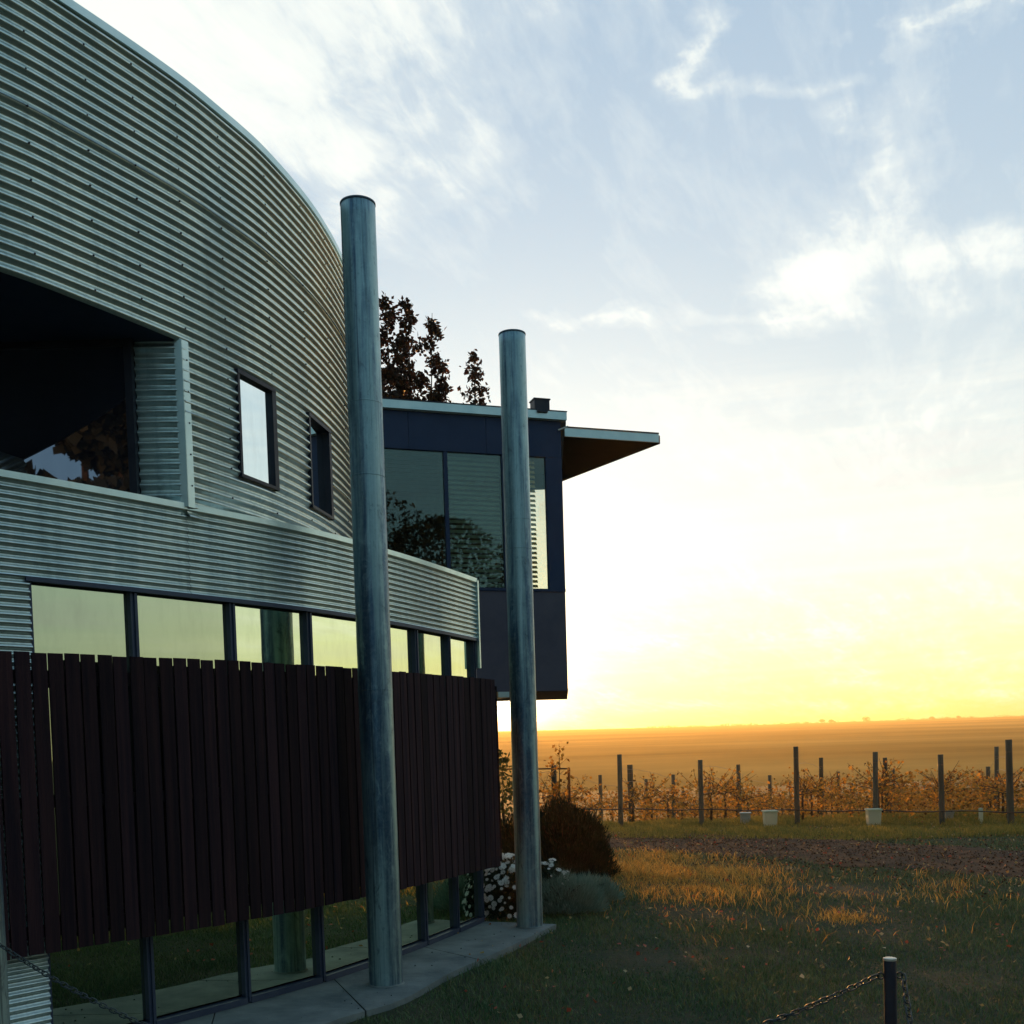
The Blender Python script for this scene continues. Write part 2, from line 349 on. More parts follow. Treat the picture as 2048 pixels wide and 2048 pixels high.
def npmesh(name, V, Fs, m):     # V (n,3), Fs (k,3|4) arrays
    me = bpy.data.meshes.new(name); V = np.asarray(V, dtype=np.float32); Fs = np.asarray(Fs, dtype=np.int32)
    me.vertices.add(len(V)); me.vertices.foreach_set('co', V.ravel())
    k = Fs.shape[1]; me.loops.add(Fs.size); me.loops.foreach_set('vertex_index', Fs.ravel())
    me.polygons.add(len(Fs)); me.polygons.foreach_set('loop_start', np.arange(0, Fs.size, k, dtype=np.int32))
    me.materials.append(m); me.update(calc_edges=True); return me
def leaves(P, D, L, Wd, up_rand=.6):
    """diamond leaves: P centres (n,3), D directions (n,3), L length (n), Wd width (n) -> V, F"""
    n = len(P); D = D / (np.linalg.norm(D, axis=1, keepdims=True) + 1e-9)
    rnd = rng.normal(size=(n, 3)); S_ = np.cross(D, rnd); S_ /= (np.linalg.norm(S_, axis=1, keepdims=True) + 1e-9)
    N_ = np.cross(D, S_)
    a = P; b = P + D * L[:, None] * .45 + S_ * Wd[:, None] * .5 + N_ * Wd[:, None] * .15; c = P + D * L[:, None]; d = P + D * L[:, None] * .45 - S_ * Wd[:, None] * .5 + N_ * Wd[:, None] * .15
    V = np.stack([a, b, c, d], 1).reshape(-1, 3); F = np.arange(4 * n).reshape(n, 4); return V, F

# curves in plan ------------------------------------------------------
class Path:
    def __init__(s, pts):
        P = [np.array(p, float) for p in pts]; out = []
        P = [2 * P[0] - P[1]] + P + [2 * P[-1] - P[-2]]
        for i in range(1, len(P) - 2):
            for t in np.linspace(0, 1, 40, endpoint=False):
                p0, p1, p2, p3 = P[i - 1:i + 3]
                out.append(.5 * ((2 * p1) + (-p0 + p2) * t + (2 * p0 - 5 * p1 + 4 * p2 - p3) * t * t + (-p0 + 3 * p1 - 3 * p2 + p3) * t ** 3))
        out.append(P[-2]); s.P = np.array(out); d = np.r_[0, np.cumsum(np.linalg.norm(np.diff(s.P, axis=0), axis=1))]
        s.d = d; s.L = d[-1]
    def at(s, t): return np.array([np.interp(t, s.d, s.P[:, 0]), np.interp(t, s.d, s.P[:, 1])])
    def tan(s, t):
        a = s.at(max(t - .05, 0)); b = s.at(min(t + .05, s.L)); v = b - a; return v / np.linalg.norm(v)
    def nrm(s, t): v = s.tan(t); return np.array([v[1], -v[0]])      # towards the lawn
    def near(s, p): return s.d[np.argmin(np.linalg.norm(s.P - np.array(p), axis=1))]
    def pt(s, t, off=0, z=0): p = s.at(t) + s.nrm(t) * off; return Vector((p[0], p[1], z))
    def px(s, x, y):     # arclength where the sight line through photo pixel (x, y) crosses
        tx = T(x, y)[0]; k = s.P[:, 0] - tx * s.P[:, 1]
        i = np.where((k[:-1] <= 0) & (k[1:] > 0))[0]
        return s.d[i[0]] if len(i) else s.d[np.argmin(abs(k))]

WALL = Path([(-5.2, 3.1), (-4.35, 3.75), (-3.45, 4.66), (-2.62, 5.56), (-1.92, 6.42), (-1.32, 7.26), (-.88, 8.12), (-.56, 8.86), (-.285, 9.56)])
UPPER = Path([(-4.6, 3.35), (-3.7, 4.15), (-3.05, 4.8), (-2.51, 5.42), (-2.24, 5.82), (-1.90, 6.40), (-1.715, 6.80), (-1.555, 7.21), (-1.41, 7.76), (-1.33, 8.22), (-1.28, 8.75), (-1.275, 9.3), (-1.36, 9.85), (-1.62, 10.4), (-2.2, 10.9)])
SCREEN = Path([(-4.2, 3.55), (-3.35, 4.5), (-2.62, 5.38), (-1.66, 6.41), (-1.10, 7.19), (-.64, 7.98), (-.29, 8.62), (-.10, 8.99)])
POLE_R = .115
def strip_box(mb, path, s0, s1, off0, off1, z0, z1, step=.12):
    n = max(1, int((s1 - s0) / step)); ss = np.linspace(s0, s1, n + 1)
    for a, b in zip(ss[:-1], ss[1:]):
        mb.hexa([path.pt(a, off0, z0), path.pt(b, off0, z0), path.pt(b, off1, z0), path.pt(a, off1, z0), path.pt(a, off0, z1), path.pt(b, off0, z1), path.pt(b, off1, z1), path.pt(a, off1, z1)])
def strip_solid(path, s0, s1, off0, off1, z0, z1, step=.08):
    mb = MB(); n = max(1, int((s1 - s0) / step)); ss = np.linspace(s0, s1, n + 1); b = 0
    for s_ in ss: mb.v += [tuple(path.pt(s_, off0, z0)), tuple(path.pt(s_, off1, z0)), tuple(path.pt(s_, off1, z1)), tuple(path.pt(s_, off0, z1))]
    for i in range(n):
        for j in range(4): mb.f.append([4 * i + j, 4 * i + (j + 1) % 4, 4 * i + 4 + (j + 1) % 4, 4 * i + 4 + j])
    mb.f.append([0, 1, 2, 3][::-1]); mb.f.append([4 * n + j for j in range(4)]); return mb
def corr(path, s0, s1, z0, z1, pitch, amp, off=0, step=.07, holes=(), zbase=0, lap=.0):
    ss = list(np.arange(s0, s1, step)) + [s1]
    zs = list(np.arange(z0, z1, pitch / 10)) + [z1]
    for a, b, c, d in holes:
        for q in (a, b):
            if s0 < q < s1: ss.append(q)
        for q in (c, d):
            if z0 < q < z1: zs.append(q)
    ss = np.unique(np.round(ss, 5)); zs = np.unique(np.round(zs, 5))
    mb = MB(); nz = len(zs)
    for s_ in ss:
        p = path.at(s_); n = path.nrm(s_)
        for z_ in zs:
            o = off + amp * math.cos(2 * math.pi * (z_ - zbase) / pitch) + lap * (z1 - z_) / (z1 - z0)
            mb.v.append((p[0] + n[0] * o, p[1] + n[1] * o, z_))
    for i in range(len(ss) - 1):
        sm = (ss[i] + ss[i + 1]) / 2
        for j in range(nz - 1):
            zm = (zs[j] + zs[j + 1]) / 2
            if any(a < sm < b and c < zm < d for a, b, c, d in holes): continue
            mb.f.append([i * nz + j, (i + 1) * nz + j, (i + 1) * nz + j + 1, i * nz + j + 1])
    return mb

# ------------------------------------------------------------------ terrain
def hz(x, y):
    x = np.asarray(x, float); y = np.asarray(y, float)
    zf = np.zeros_like(y + x)
    d = y - 19.5
    zf = np.where(d > 0, -.085 * d * np.clip(d / 6, 0, 1), zf)
    zf = np.where(y > 60, -3.44 - .02 * (y - 60), zf)
    far = -5.2 + (y - 150) / 1350 * 26.8
    far = np.where(y > 1500, 21.6 - (y - 1500) * .03, far)
    far = far + np.clip((y - 150) / 1350, 0, 1) * np.clip((700 - np.abs(x - 330)) / 700, 0, 1) * -1.2 + np.clip((300 - x) / 600, 0, 1) * np.clip((y - 150) / 1350, 0, 1) * 2.4
    zf = np.where(y > 150, far, zf)
    return zf - .045
gx = np.unique(np.r_[np.arange(-12, 14, .25), np.linspace(14, 60, 24), np.linspace(60, 3000, 40), -np.linspace(12, 60, 24), -np.linspace(60, 3000, 40)])
gy = np.unique(np.r_[np.arange(-4, 30, .25), np.linspace(30, 150, 60), -np.linspace(4, 200, 20)])
def grid(name, gx, gy, m, kind, bump=0.0, seed=0, **kw):
    X, Y = np.meshgrid(gx, gy, indexing='ij'); Z = hz(X, Y)
    if bump: Z = Z + bump * (np.sin(X * 2.1 + 1.3 * np.sin(Y * 1.3)) * np.sin(Y * 1.7 + X * .6) + .6 * np.sin(X * 4.9 + Y * 3.7)) * np.clip((Y - 2) / 3, 0, 1)
    V = np.stack([X, Y, Z], -1).reshape(-1, 3); ny = len(gy); i, j = np.meshgrid(np.arange(len(gx) - 1), np.arange(ny - 1), indexing='ij')
    a = (i * ny + j).ravel(); F = np.stack([a, a + ny, a + ny + 1, a + 1], 1)
    me = npmesh(name, V, F, m); me.polygons.foreach_set('use_smooth', [True] * len(me.polygons)); return link(name, me, kind=kind, **kw)
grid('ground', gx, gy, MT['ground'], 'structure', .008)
hx = np.unique(np.r_[np.linspace(-3000, 3000, 121)]); hy = np.r_[np.linspace(150, 1500, 60), np.linspace(1520, 3000, 12)]
grid('hills', hx, hy, MT['hills'], 'structure')
# dirt track running diagonally
tl = [(-9, 24.0), (-3.5, 20.9), (0.5, 18.8), (1.8, 17.85), (3.2, 16.6), (4.4, 15.2), (6.2, 12.9), (8.2, 10.3), (10.5, 7.5)]
TP = Path(tl); mb = MB(); nn = 150
for i in range(nn + 1):
    s_ = TP.L * i / nn; n = TP.nrm(s_); c = TP.at(s_)
    for k in range(9):
        w = (k / 8 - .5) * 2 * (1.40 + .12 * math.sin(i * .7) + .08 * math.sin(i * 1.9 + k))
        x, y = c + n * w
        rut = -.02 * math.exp(-((abs(w) - .45) / .16) ** 2)
        mb.v.append((x, y, float(hz(x, y)) + (.022 if 0 < k < 8 else .006) + rut * (0 < k < 8) * .6))
for i in range(nn):
    for k in range(8): mb.f.append([i * 9 + k, i * 9 + k + 1, i * 9 + k + 10, i * 9 + k + 9])
mb.build('dirt_track', MT['track'], smooth=True, kind='structure')

# concrete apron: slabs with joints, follows the wall
mb = MB(); ap = []
edge_out = [(-3.2, 2.6), (-2.2, 4.1), (-1.18, 6.05), (-.76, 6.62), (-.48, 7.40), (-.13, 8.15), (.36, 9.30)]
EP = Path(edge_out)
def apron(a, b, name):
    m_ = MB(); n = 8; bot = -.14; top = .0
    o = [EP.at(EP.L * (a + (b - a) * i / n)) for i in range(n + 1)]
    w = [WALL.pt(WALL.L * (wa0 + (wb0 - wa0) * i / n), -.05) for i in range(n + 1)]
    for i in range(n):
        P = [(w[i].x, w[i].y), tuple(o[i]), tuple(o[i + 1]), (w[i + 1].x, w[i + 1].y)]
        m_.hexa([(*p, bot) for p in P] + [(*p, top) for p in P])
    return m_
path_root = thing('concrete_apron', 'weathered concrete apron slab along the foot of the curved wall', 'paving')
del path_root['category'], path_root['label']; path_root['kind'] = 'structure'; path_root.name = 'pavement'
cuts = [0, .2, .4, .58, .79, 1.0]
for i in range(5):
    a, b = cuts[i], cuts[i + 1]; g0 = .0009; wa0 = .30 + .70 * (a + g0); wb0 = .30 + .70 * (b - g0)
    apron(a + g0, b - g0, 's').build('slab', MT['concrete'], path_root)
mb = MB(); P0 = [(-.3, 9.5), (-.13, 8.15), (.36, 9.30), (.1, 9.75)]

# ------------------------------------------------------------------ curved corrugated building
bld = thing('curved_building', 'curved corrugated metal winery building with clerestory windows and recessed balcony', 'building', (0, 0, 0))
ZT, ZB0, ZB1 = 5.65, 2.58, 3.10
PIT, PB = .0622, .0418
s_rec = UPPER.px(370, 850)
w1 = (UPPER.near((-1.715, 6.86)), UPPER.near((-1.557, 7.26))); w2 = (UPPER.near((-1.412, 7.76)), UPPER.near((-1.332, 8.22)))
ZW0, ZW1, ZR = 3.385, 4.07, 4.075
s_rec0 = 0.9
holes = [(s_rec0, s_rec, 2.9, ZR), (w1[0], w1[1], ZW0, ZW1), (w2[0], w2[1], ZW0, ZW1)]
rows = 4; ztop = ZT - .03; zs = [3.04, 3.04 + PIT * 10, 3.04 + PIT * 20, 3.04 + PIT * 31, ztop]
for i in range(4):
    m_ = corr(UPPER, 0.3, UPPER.L, zs[i], zs[i + 1] + (.012 if i < 3 else 0), PIT, .0115, off=.004 * (i % 2) + .001, holes=holes, zbase=3.04, lap=.004, step=.06)
    m_.build('cladding_sheet', MT['sheet'], bld, smooth=True)
# upper edge capping
strip_solid(UPPER, .3, UPPER.L, -.04, .022, ZT - .035, ZT + .012).build('roof_capping', MT['flash'], bld, smooth=False)
# screws on the crests
def screw(mb, c, n, r=.0062):
    n = Vector((n[0], n[1], 0)); t = Vector((-n.y, n.x, 0)); zz = Vector((0, 0, 1)); c = Vector(c)
    b = len(mb.v)
    for d, rr in ((0, r), (.006, r * .8)):
        for k in range(6):
            th = math.pi * k / 3; mb.v.append(tuple(c + n * d + t * math.cos(th) * rr + zz * math.sin(th) * rr))
    for k in range(6): mb.f.append([b + k, b + (k + 1) % 6, b + 6 + (k + 1) % 6, b + 6 + k])
    mb.f.append([b + 6 + k for k in range(6)])
mb = MB()
for px in (60, 181, 270, 355, 435, 525, 594, 640, 668):
    s_ = UPPER.px(px, 360)
    for r_ in range(1, 41):
        z_ = 3.04 + PIT * r_
        if r_ % 3 == (0 if px % 2 else 1) and z_ < ZT - .06 and not any(a - .02 < s_ < b + .02 and c - .02 < z_ < d + .02 for a, b, c, d in holes):
            screw(mb, UPPER.pt(s_, .0145, z_), UPPER.nrm(s_))
mb.build('cladding_screws', MT['dframe'], bld, kind='stuff')
# windows flush in the upper wall
for (a, b) in (w1, w2):
    f = MB(); pa, pb = UPPER.pt(a, 0, 0), UPPER.pt(b, 0, 0); u = (pb - pa).normalized(); n = Vector((u.y, -u.x, 0)); L = (pb - pa).length; zz = Vector((0, 0, 1))
    fr = .024
    for off, zc_, ww, hh in ((fr / 2, (ZW0 + ZW1) / 2, fr, ZW1 - ZW0), (L - fr * .9, (ZW0 + ZW1) / 2, fr * 1.9, ZW1 - ZW0)):
        f.box(pa + u * off + zz * zc_ + n * -.005, (ww, .05, hh), (u, n, zz))
    for zc_, hh in ((ZW0 + .010, .02), (ZW1 - .013, .026)):
        f.box(pa + u * (L / 2) + zz * zc_ + n * -.004, (L - .002, .054, hh), (u, n, zz))
    w = f.build('window', MT['dframe'], bld)
    th = R(0 if a == w1[0] else 4.0); u2 = Vector((u.x * math.cos(th) - u.y * math.sin(th), u.x * math.sin(th) + u.y * math.cos(th), 0)); n2 = Vector((u2.y, -u2.x, 0))
    p = MB(); p.box(pa + u * (L / 2) + zz * ((ZW0 + ZW1) / 2) + n * (-.012 if th == 0 else -.02), (L - fr * 2, .006, ZW1 - ZW0 - .03), (u2, n2, zz)); p.build('pane', MT['glass2'], w)
# recess: soffit, glass, reveal, corner flashing
pr = UPPER.pt(s_rec, 0, 0)
mb = MB(); pts = [UPPER.pt(s_, -.01, ZR + .003) for s_ in np.linspace(s_rec0, s_rec, 20)]
poly = pts + [Vector((-2.15, 6.50, ZR + .003)), Vector((-4.8, 6.42, ZR + .003))]
mb.f.append([mb.vert(p) for p in poly]); mb.build('balcony_soffit', MT['navy'], bld)
mb = MB(); mb.box((-3.46, 6.36, 3.58), (2.5, .02, 1.0)); mb.build('balcony_window', MT['glass3'], bld)
mb = MB(); mb.box((-2.195, 6.345, 3.58), (.045, .05, 1.0)); mb.box((-3.4, 6.345, 4.055), (2.36, .05, .035)); mb.build('balcony_window_frame', MT['dframe'], bld)
rv = Path([(-2.17, 6.372), (-2.05, 6.374), (pr.x - .028, 6.385)])
corr(rv, 0, rv.L, 3.04, ZR, PIT, .0115, zbase=3.04).build('balcony_reveal_sheet', MT['sheet'], bld, smooth=True)
mb = MB(); mb.box((pr.x - .012, pr.y - .012, 3.59), (.045, .02, .99)); mb.box((pr.x + .016, pr.y + .014, 3.59), (.018, .05, .99), (Vector((.87, -.5, 0)), Vector((.5, .87, 0)), Vector((0, 0, 1)))); mb.build('corner_flashing', MT['flash'], bld)
mb = MB(); poly = [UPPER.pt(s_, -.40, 3.0) for s_ in np.linspace(s_rec0, s_rec - .3, 20)] + [Vector((-2.15, 6.50, 3.0)), Vector((-4.8, 6.42, 3.0))]
mb.f.append([mb.vert(p) for p in poly]); mb.build('balcony_floor', MT['dark'], bld)
# small wall lamp at the far edge of the upper wall
s_l = UPPER.near((-1.29, 8.6))
# band above the clerestory
sb0 = WALL.px(-260, 1000); sw0 = WALL.px(60, 1165)
n_b = 3; zz_ = np.linspace(ZB0, ZB1 - .02, n_b + 1)
for i in range(2):
    a, b = (sb0 - 1.2, WALL.px(380, 1100)) if i == 0 else (WALL.px(380, 1100), WALL.L)
    corr(WALL, a, b, ZB0, ZB1 - .012, PB, .0075, off=.012 + .002 * i, zbase=ZB0).build('band_sheet', MT['sheet'], bld, smooth=True)
strip_solid(WALL, sb0 - 1.2, WALL.L, -.03, .030, ZB1 - .018, ZB1 + .018).build('band_capping', MT['flash'], bld)
strip_solid(WALL, sw0 - .02, WALL.L, -.02, .020, ZB0 - .026, ZB0 - .002).build('window_head', MT['frame'], bld)
# corrugated wall left of the windows
corr(WALL, sb0 - 1.2, sw0, .0, ZB0 - .003, PB, .0075, off=.010, zbase=ZB0).build('wall_sheet', MT['sheet'], bld, smooth=True)
mb = MB(); e = WALL.pt(WALL.L, .0, 0); tdir = Vector((*WALL.tan(WALL.L), 0)); ndir = Vector((*WALL.nrm(WALL.L), 0)); zz = Vector((0, 0, 1))
mb.box(e + tdir * .012 + zz * ((ZB0 + ZB1) / 2 - .27 / 2 + .0), (.026, .07, ZB1 - ZB0 + .27), (tdir, ndir, zz)); mb.build('band_end_flashing', MT['flash'], bld)
mb = MB(); q0 = WALL.pt(WALL.L, -.04, 0)
mb.hexa([q0, Vector((q0.x - 2.2, q0.y + .6, 0)), Vector((q0.x - 2.2, q0.y + .7, 0)), q0 + Vector((0, .1, 0))] + [v + Vector((0, 0, ZB1 - .03)) for v in (q0, Vector((q0.x - 2.2, q0.y + .6, 0)), Vector((q0.x - 2.2, q0.y + .7, 0)), q0 + Vector((0, .1, 0)))])
mb.build('end_wall', MT['mauve'], bld)
# glazing bays between mullions
mull = [(62, 1230), (277, 1230), (467, 1235), (622, 1240), (735, 1245), (833, 1255), (899, 1262), (946, 1266)]
sm = [WALL.px(*p) for p in mull]
sm[-1] = WALL.L - .03
for k in range(len(sm)):
    s_ = sm[k]; c = WALL.pt(s_, -.03, (ZB0 - .02) / 2); t = Vector((*WALL.tan(s_), 0)); n = Vector((*WALL.nrm(s_), 0))
    mb = MB(); wd = (.028, .040, .038, .042, .038, .038, .034, .03)[k]
    mb.box(c, (wd, .05, ZB0 - .03), (t, n, zz))
    mb.box(c + n * .029 + t * wd * .25, (wd * .45, .012, ZB0 - .04), (t, n, zz))
    mb.build('mullion', MT['flash'] if k in (3, 5) and False else MT['frame'], bld)
for k in range(len(sm) - 1):
    a, b = WALL.pt(sm[k], -.045, 0), WALL.pt(sm[k + 1], -.045, 0); u = (b - a).normalized(); n = Vector((u.y, -u.x, 0)); L = (b - a).length; c = (a + b) / 2
    mb = MB(); mb.box(c + zz * ((ZB0 + .0) / 2 + .02), (L - .02, .008, ZB0 - .075), (u, n, zz)); mb.build('window_pane', MT['glass'], bld)
    mb = MB(); mb.box(c + zz * .022 + n * .02, (L - .03, .07, .04), (u, n, zz)); mb.build('window_sill', MT['frame'], bld)
# solid core behind, roofs
def prism(path, s0, s1, off, back, z0, z1):
    mb = MB(); pts = [path.pt(s_, off, 0) for s_ in np.linspace(s0, s1, 40)]; pts = [(p.x, p.y) for p in pts] + back; n = len(pts)
    lo = [mb.vert((x, y, z0)) for x, y in pts]; hi = [mb.vert((x, y, z1)) for x, y in pts]
    mb.f.append(lo[::-1]); mb.f.append(hi)
    for i in range(n): mb.f.append([lo[i], lo[(i + 1) % n], hi[(i + 1) % n], hi[i]])
    return mb
prism(WALL, .3, WALL.L - .12, -.12, [(-3.2, 10.4), (-8.5, 10.4), (-8.5, 3)], 0.0, 2.96).build('ground_floor_core', MT['dark'], bld)
prism(UPPER, .3, UPPER.L, -.06, [(-5.5, 11.2), (-8.5, 10.4), (-8.5, 3)], 4.14, ZT - .03).build('upper_floor_core', MT['roof'], bld)
prism(UPPER, s_rec + .02, UPPER.L, -.08, [(-5.5, 11.2), (-8.5, 10.4), (-8.5, 6.45), (-2.2, 6.45)], 2.97, 4.13).build('upper_floor_core', MT['dark'], bld)
strip_solid(WALL, .3, WALL.L, -.5, -.035, ZB1 - .10, ZB1 - .06).build('lower_roof_edge', MT['roof'], bld)

# ------------------------------------------------------------------ slatted timber screen
scr = thing('slat_screen', 'long curved screen of dark stained vertical timber slats in front of the lower windows', 'screen')
s = .5; first = None; k = 0; pitch = .0895
slat_me = None
while s < SCREEN.L:
    if slat_me is None or k % 9 == 0:
        m_ = MB(); w = .0765 + .0012 * random.uniform(-1, 1); h = 1.587
        b = .002
        q_ = .006; m_.hexa([(-w / 2, -q_, 0), (w / 2, -q_, 0), (w / 2, q_, 0), (-w / 2, q_, 0), (-w / 2, -q_, h), (w / 2, -q_, h), (w / 2, q_, h), (-w / 2, q_, h)])
        slat_me = m_.mesh('slat', MT['slat'])
    p = SCREEN.pt(s, random.uniform(-.0015, .0015), .578 + random.uniform(-.0035, .0035)); t = SCREEN.tan(s)
    o = link('slat', slat_me, scr, loc=p, rot=(random.uniform(-.002, .002), random.uniform(-.0022, .0022), math.atan2(t[1], t[0]) + random.uniform(-.006, .006)))
    s += pitch + random.uniform(-.002, .002); k += 1
for z0, z1 in ((2.005, 2.075), (1.345, 1.405), (.66, .725)):
    strip_solid(SCREEN, .45, SCREEN.L + .0, -.050, -.0085, z0, z1).build('rail', MT['rail'], scr)
for s_ in (1.4, 3.2, 5.0, 6.6, SCREEN.L - .05):
    if s_ < SCREEN.L:
        t = Vector((*SCREEN.tan(s_), 0)); n = Vector((*SCREEN.nrm(s_), 0))
        for z_ in (.69, 1.37, 2.04):
            mb = MB(); mb.box(SCREEN.pt(s_, -.111, z_), (.02, .12, .05), (t, n, zz)); mb.build('bracket', MT['rail'], scr)
mb = MB()
mb.box(SCREEN.pt(SCREEN.L + .0, -.02, .0) + Vector((0, .02, 1.36)), (.03, .05, 1.5)); mb.build('end_post', MT['rail'], scr)

# ------------------------------------------------------------------ galvanised poles
def pole(x, y, h, label, seams):
    t = thing('steel_pole', label, 'pole', (x, y, 0), random.uniform(0, 6), 'galvanised steel poles standing along the curved wall')
    mb = MB(); prof = [(POLE_R + .0, 0)]
    for i in range(1, 60): prof.append((POLE_R + .0006 * math.sin(i * 1.7), h * i / 60))
    prof += [(POLE_R, h - .006), (POLE_R - .005, h)]
    mb.lathe(prof, n=48); o = mb.build('shaft', MT['pole'], t); autosmooth(o, 50)
    mb = MB(); mb.lathe([(POLE_R - .01, h + .0005), (POLE_R + .003, h + .001), (POLE_R + .003, h + .010), (POLE_R - .012, h + .016)], n=48); autosmooth(mb.build('cap', MT['polecap'], t))
    for zz0 in seams:
        mb = MB(); mb.lathe([(POLE_R - .002, zz0 - .006), (POLE_R + .0022, zz0 - .003), (POLE_R + .0022, zz0 + .003), (POLE_R - .002, zz0 + .006)], n=48); autosmooth(mb.build('weld_seam', MT['pole'], t))
    mb = MB(); mb.lathe([(POLE_R + .012, -.03), (POLE_R + .010, .004), (POLE_R + .001, .012)], n=40); autosmooth(mb.build('base_grout', MT['concrete'], t))
pole(-.900, 7.112, 5.20, 'nearer tall round galvanised pole standing on the apron in front of the slat screen', (3.42, 3.9, 2.0))
pole(.122, 9.212, 5.13, 'farther tall round galvanised pole at the end of the apron beside the daisies', (3.55, 3.3))
pole(-2.428, 4.70, 5.20, 'steel pole at the left edge, only a sliver in view, chain hooked to it', ())

# ------------------------------------------------------------------ box-shaped upper room on the right
bx = thing('box_building', 'dark navy box-shaped upper room with blinds in its windows and a pointed awning', 'building')
A = Vector((-1.37, 12.40, 0)); B = Vector((.79, 13.10, 0)); fu = (B - A).normalized(); fn = Vector((fu.y, -fu.x, 0)); fb_ = -fn
def fbox(mb, u0, u1, z0, z1, o0, o1):   # o: distance out of the face (positive to the camera)
    mb.box(A + fu * ((u0 + u1) / 2) + fn * ((o0 + o1) / 2) + zz * ((z0 + z1) / 2), (u1 - u0, o1 - o0, z1 - z0), (fu, fn, zz))
UL, UR = -1.6, 2.215
DEP = 2.45
# lower panels
ed = [UL, -.3, .62, 1.456, UR]
for a, b in zip(ed[:-1], ed[1:]):
    mb = MB(); fbox(mb, a + .003, b - .003, 2.285, 3.475, -.06, 0); mb.build('wall_panel', MT['mauve'], bx)
mb = MB(); fbox(mb, UL, UR, 3.478, 3.512, -.06, .012); mb.build('sill', MT['navy'], bx)
for a, b in ((UL, .30), (.30, 1.25), (1.25, UR)):
    mb = MB(); fbox(mb, a + .002, b - .002, 5.115, 5.55, -.07, .004); mb.build('fascia_panel', MT['navy'], bx)
for a, b in ((.716, .762), (1.44, 1.50), (2.005, UR - .0), (-.25, -.2), (UL, UL + .05)):
    mb = MB(); fbox(mb, a, b, 3.514, 5.112, -.06, .002); mb.build('mullion', MT['navy'], bx)
for a, b in ((-.2, .716), (.762, 1.44), (1.50, 2.005)):
    mb = MB(); fbox(mb, a + .003, b - .003, 3.516, 5.11, -.035, -.028); mb.build('window_pane', MT['glass4'], bx)
# blinds behind the panes
def blind(a, b, z0, z1, tilt, pitch=.058):
    mb = MB(); z_ = z0
    while z_ < z1:
        c = A + fu * ((a + b) / 2) + fn * -.11 + zz * z_
        v = (fn * math.cos(tilt) - zz * math.sin(tilt)); w = v.cross(fu).normalized()
        mb.box(c, (b - a, .050, .0016), (fu, v, w)); z_ += pitch
    return mb
blind(.775, 1.43, 3.56, 5.08, R(52)).build('venetian_blind', MT['blind'], bx)
blind(1.51, 1.895, 3.56, 5.08, R(52)).build('venetian_blind', MT['blind'], bx)
blind(-.19, .70, 3.56, 5.08, R(70), .046).build('venetian_blind', MT['soffit'], bx, label='darker closed blind')
# other walls
mb = MB(); fbox(mb, UL, UL + .06, 2.29, 5.55, -DEP, -.07); mb.build('side_wall', MT['navy'], bx)
mb = MB(); q = A + fu * UR; r_ = Vector((.865, 15.62, 0)); t = (r_ - q).normalized(); n = Vector((t.y, -t.x, 0))
mb.box((q + r_) / 2 - n * .03 + t * .035 + zz * 3.92, ((r_ - q).length - .07, .05, 3.26), (t, n, zz)); mb.build('side_wall', MT['mauve'], bx)
# back wall with a tall slot window through which the low sky shows
def backw(x0, x1, z0, z1, name, m):
    mb = MB(); y0, y1 = 15.55 + .32 * 0, 15.60
    mb.hexa([(x0, y0, z0), (x1, y0, z0), (x1, y1, z0), (x0, y1, z0), (x0, y0, z1), (x1, y0, z1), (x1, y1, z1), (x0, y1, z1)]); return mb.build(name, m, bx)
SX0, SX1 = .395, .62
backw(-3.6, SX0, 2.29, 5.55, 'back_wall', MT['soffit']); backw(SX1, .86, 2.29, 5.55, 'back_wall', MT['soffit'])
backw(SX0, SX1, 2.29, 3.3, 'back_wall', MT['soffit']); backw(SX0, SX1, 5.34, 5.55, 'back_wall', MT['soffit'])
mb = MB(); P = [A + fu * UL, A + fu * UR, Vector((.86, 15.6, 0)), Vector((-3.6, 15.6, 0))]
mb.hexa([p + zz * 2.26 for p in P] + [p + zz * 2.284 for p in P]); mb.build('underside', MT['mauve'], bx)
mb = MB(); P = [A + fu * (UL - .05) + fn * .03, A + fu * (UR + .06) + fn * .03, Vector((.92, 15.7, 0)), Vector((-3.7, 15.7, 0))]
mb.hexa([p + zz * 5.552 for p in P] + [p + zz * 5.60 for p in P]); mb.build('roof', MT['roof'], bx)
mb = MB(); fbox(mb, UL - .05, UR + .06, 5.562, 5.655, .032, .06); mb.build('gutter', MT['flash'], bx)
mb = MB(); fbox(mb, UL - .05, UR + .065, 5.657, 5.668, -.02, .066); mb.build('roof_edge', MT['dframe'], bx)
mb = MB(); fbox(mb, 1.875, 2.07, 5.67, 5.80, -.14, .02); fbox(mb, 1.865, 2.08, 5.80, 5.815, -.15, .03); fbox(mb, 1.89, 2.02, 5.63, 5.668, .061, .09); mb.build('rainwater_head', MT['dframe'], bx)
mb = MB(); q = A + fu * 2.17 + fn * .03 + zz * 5.44; mb.tube([q, q + fu * .13 + zz * .055], .011, 8); mb.build('overflow_pipe', MT['rim'], bx)
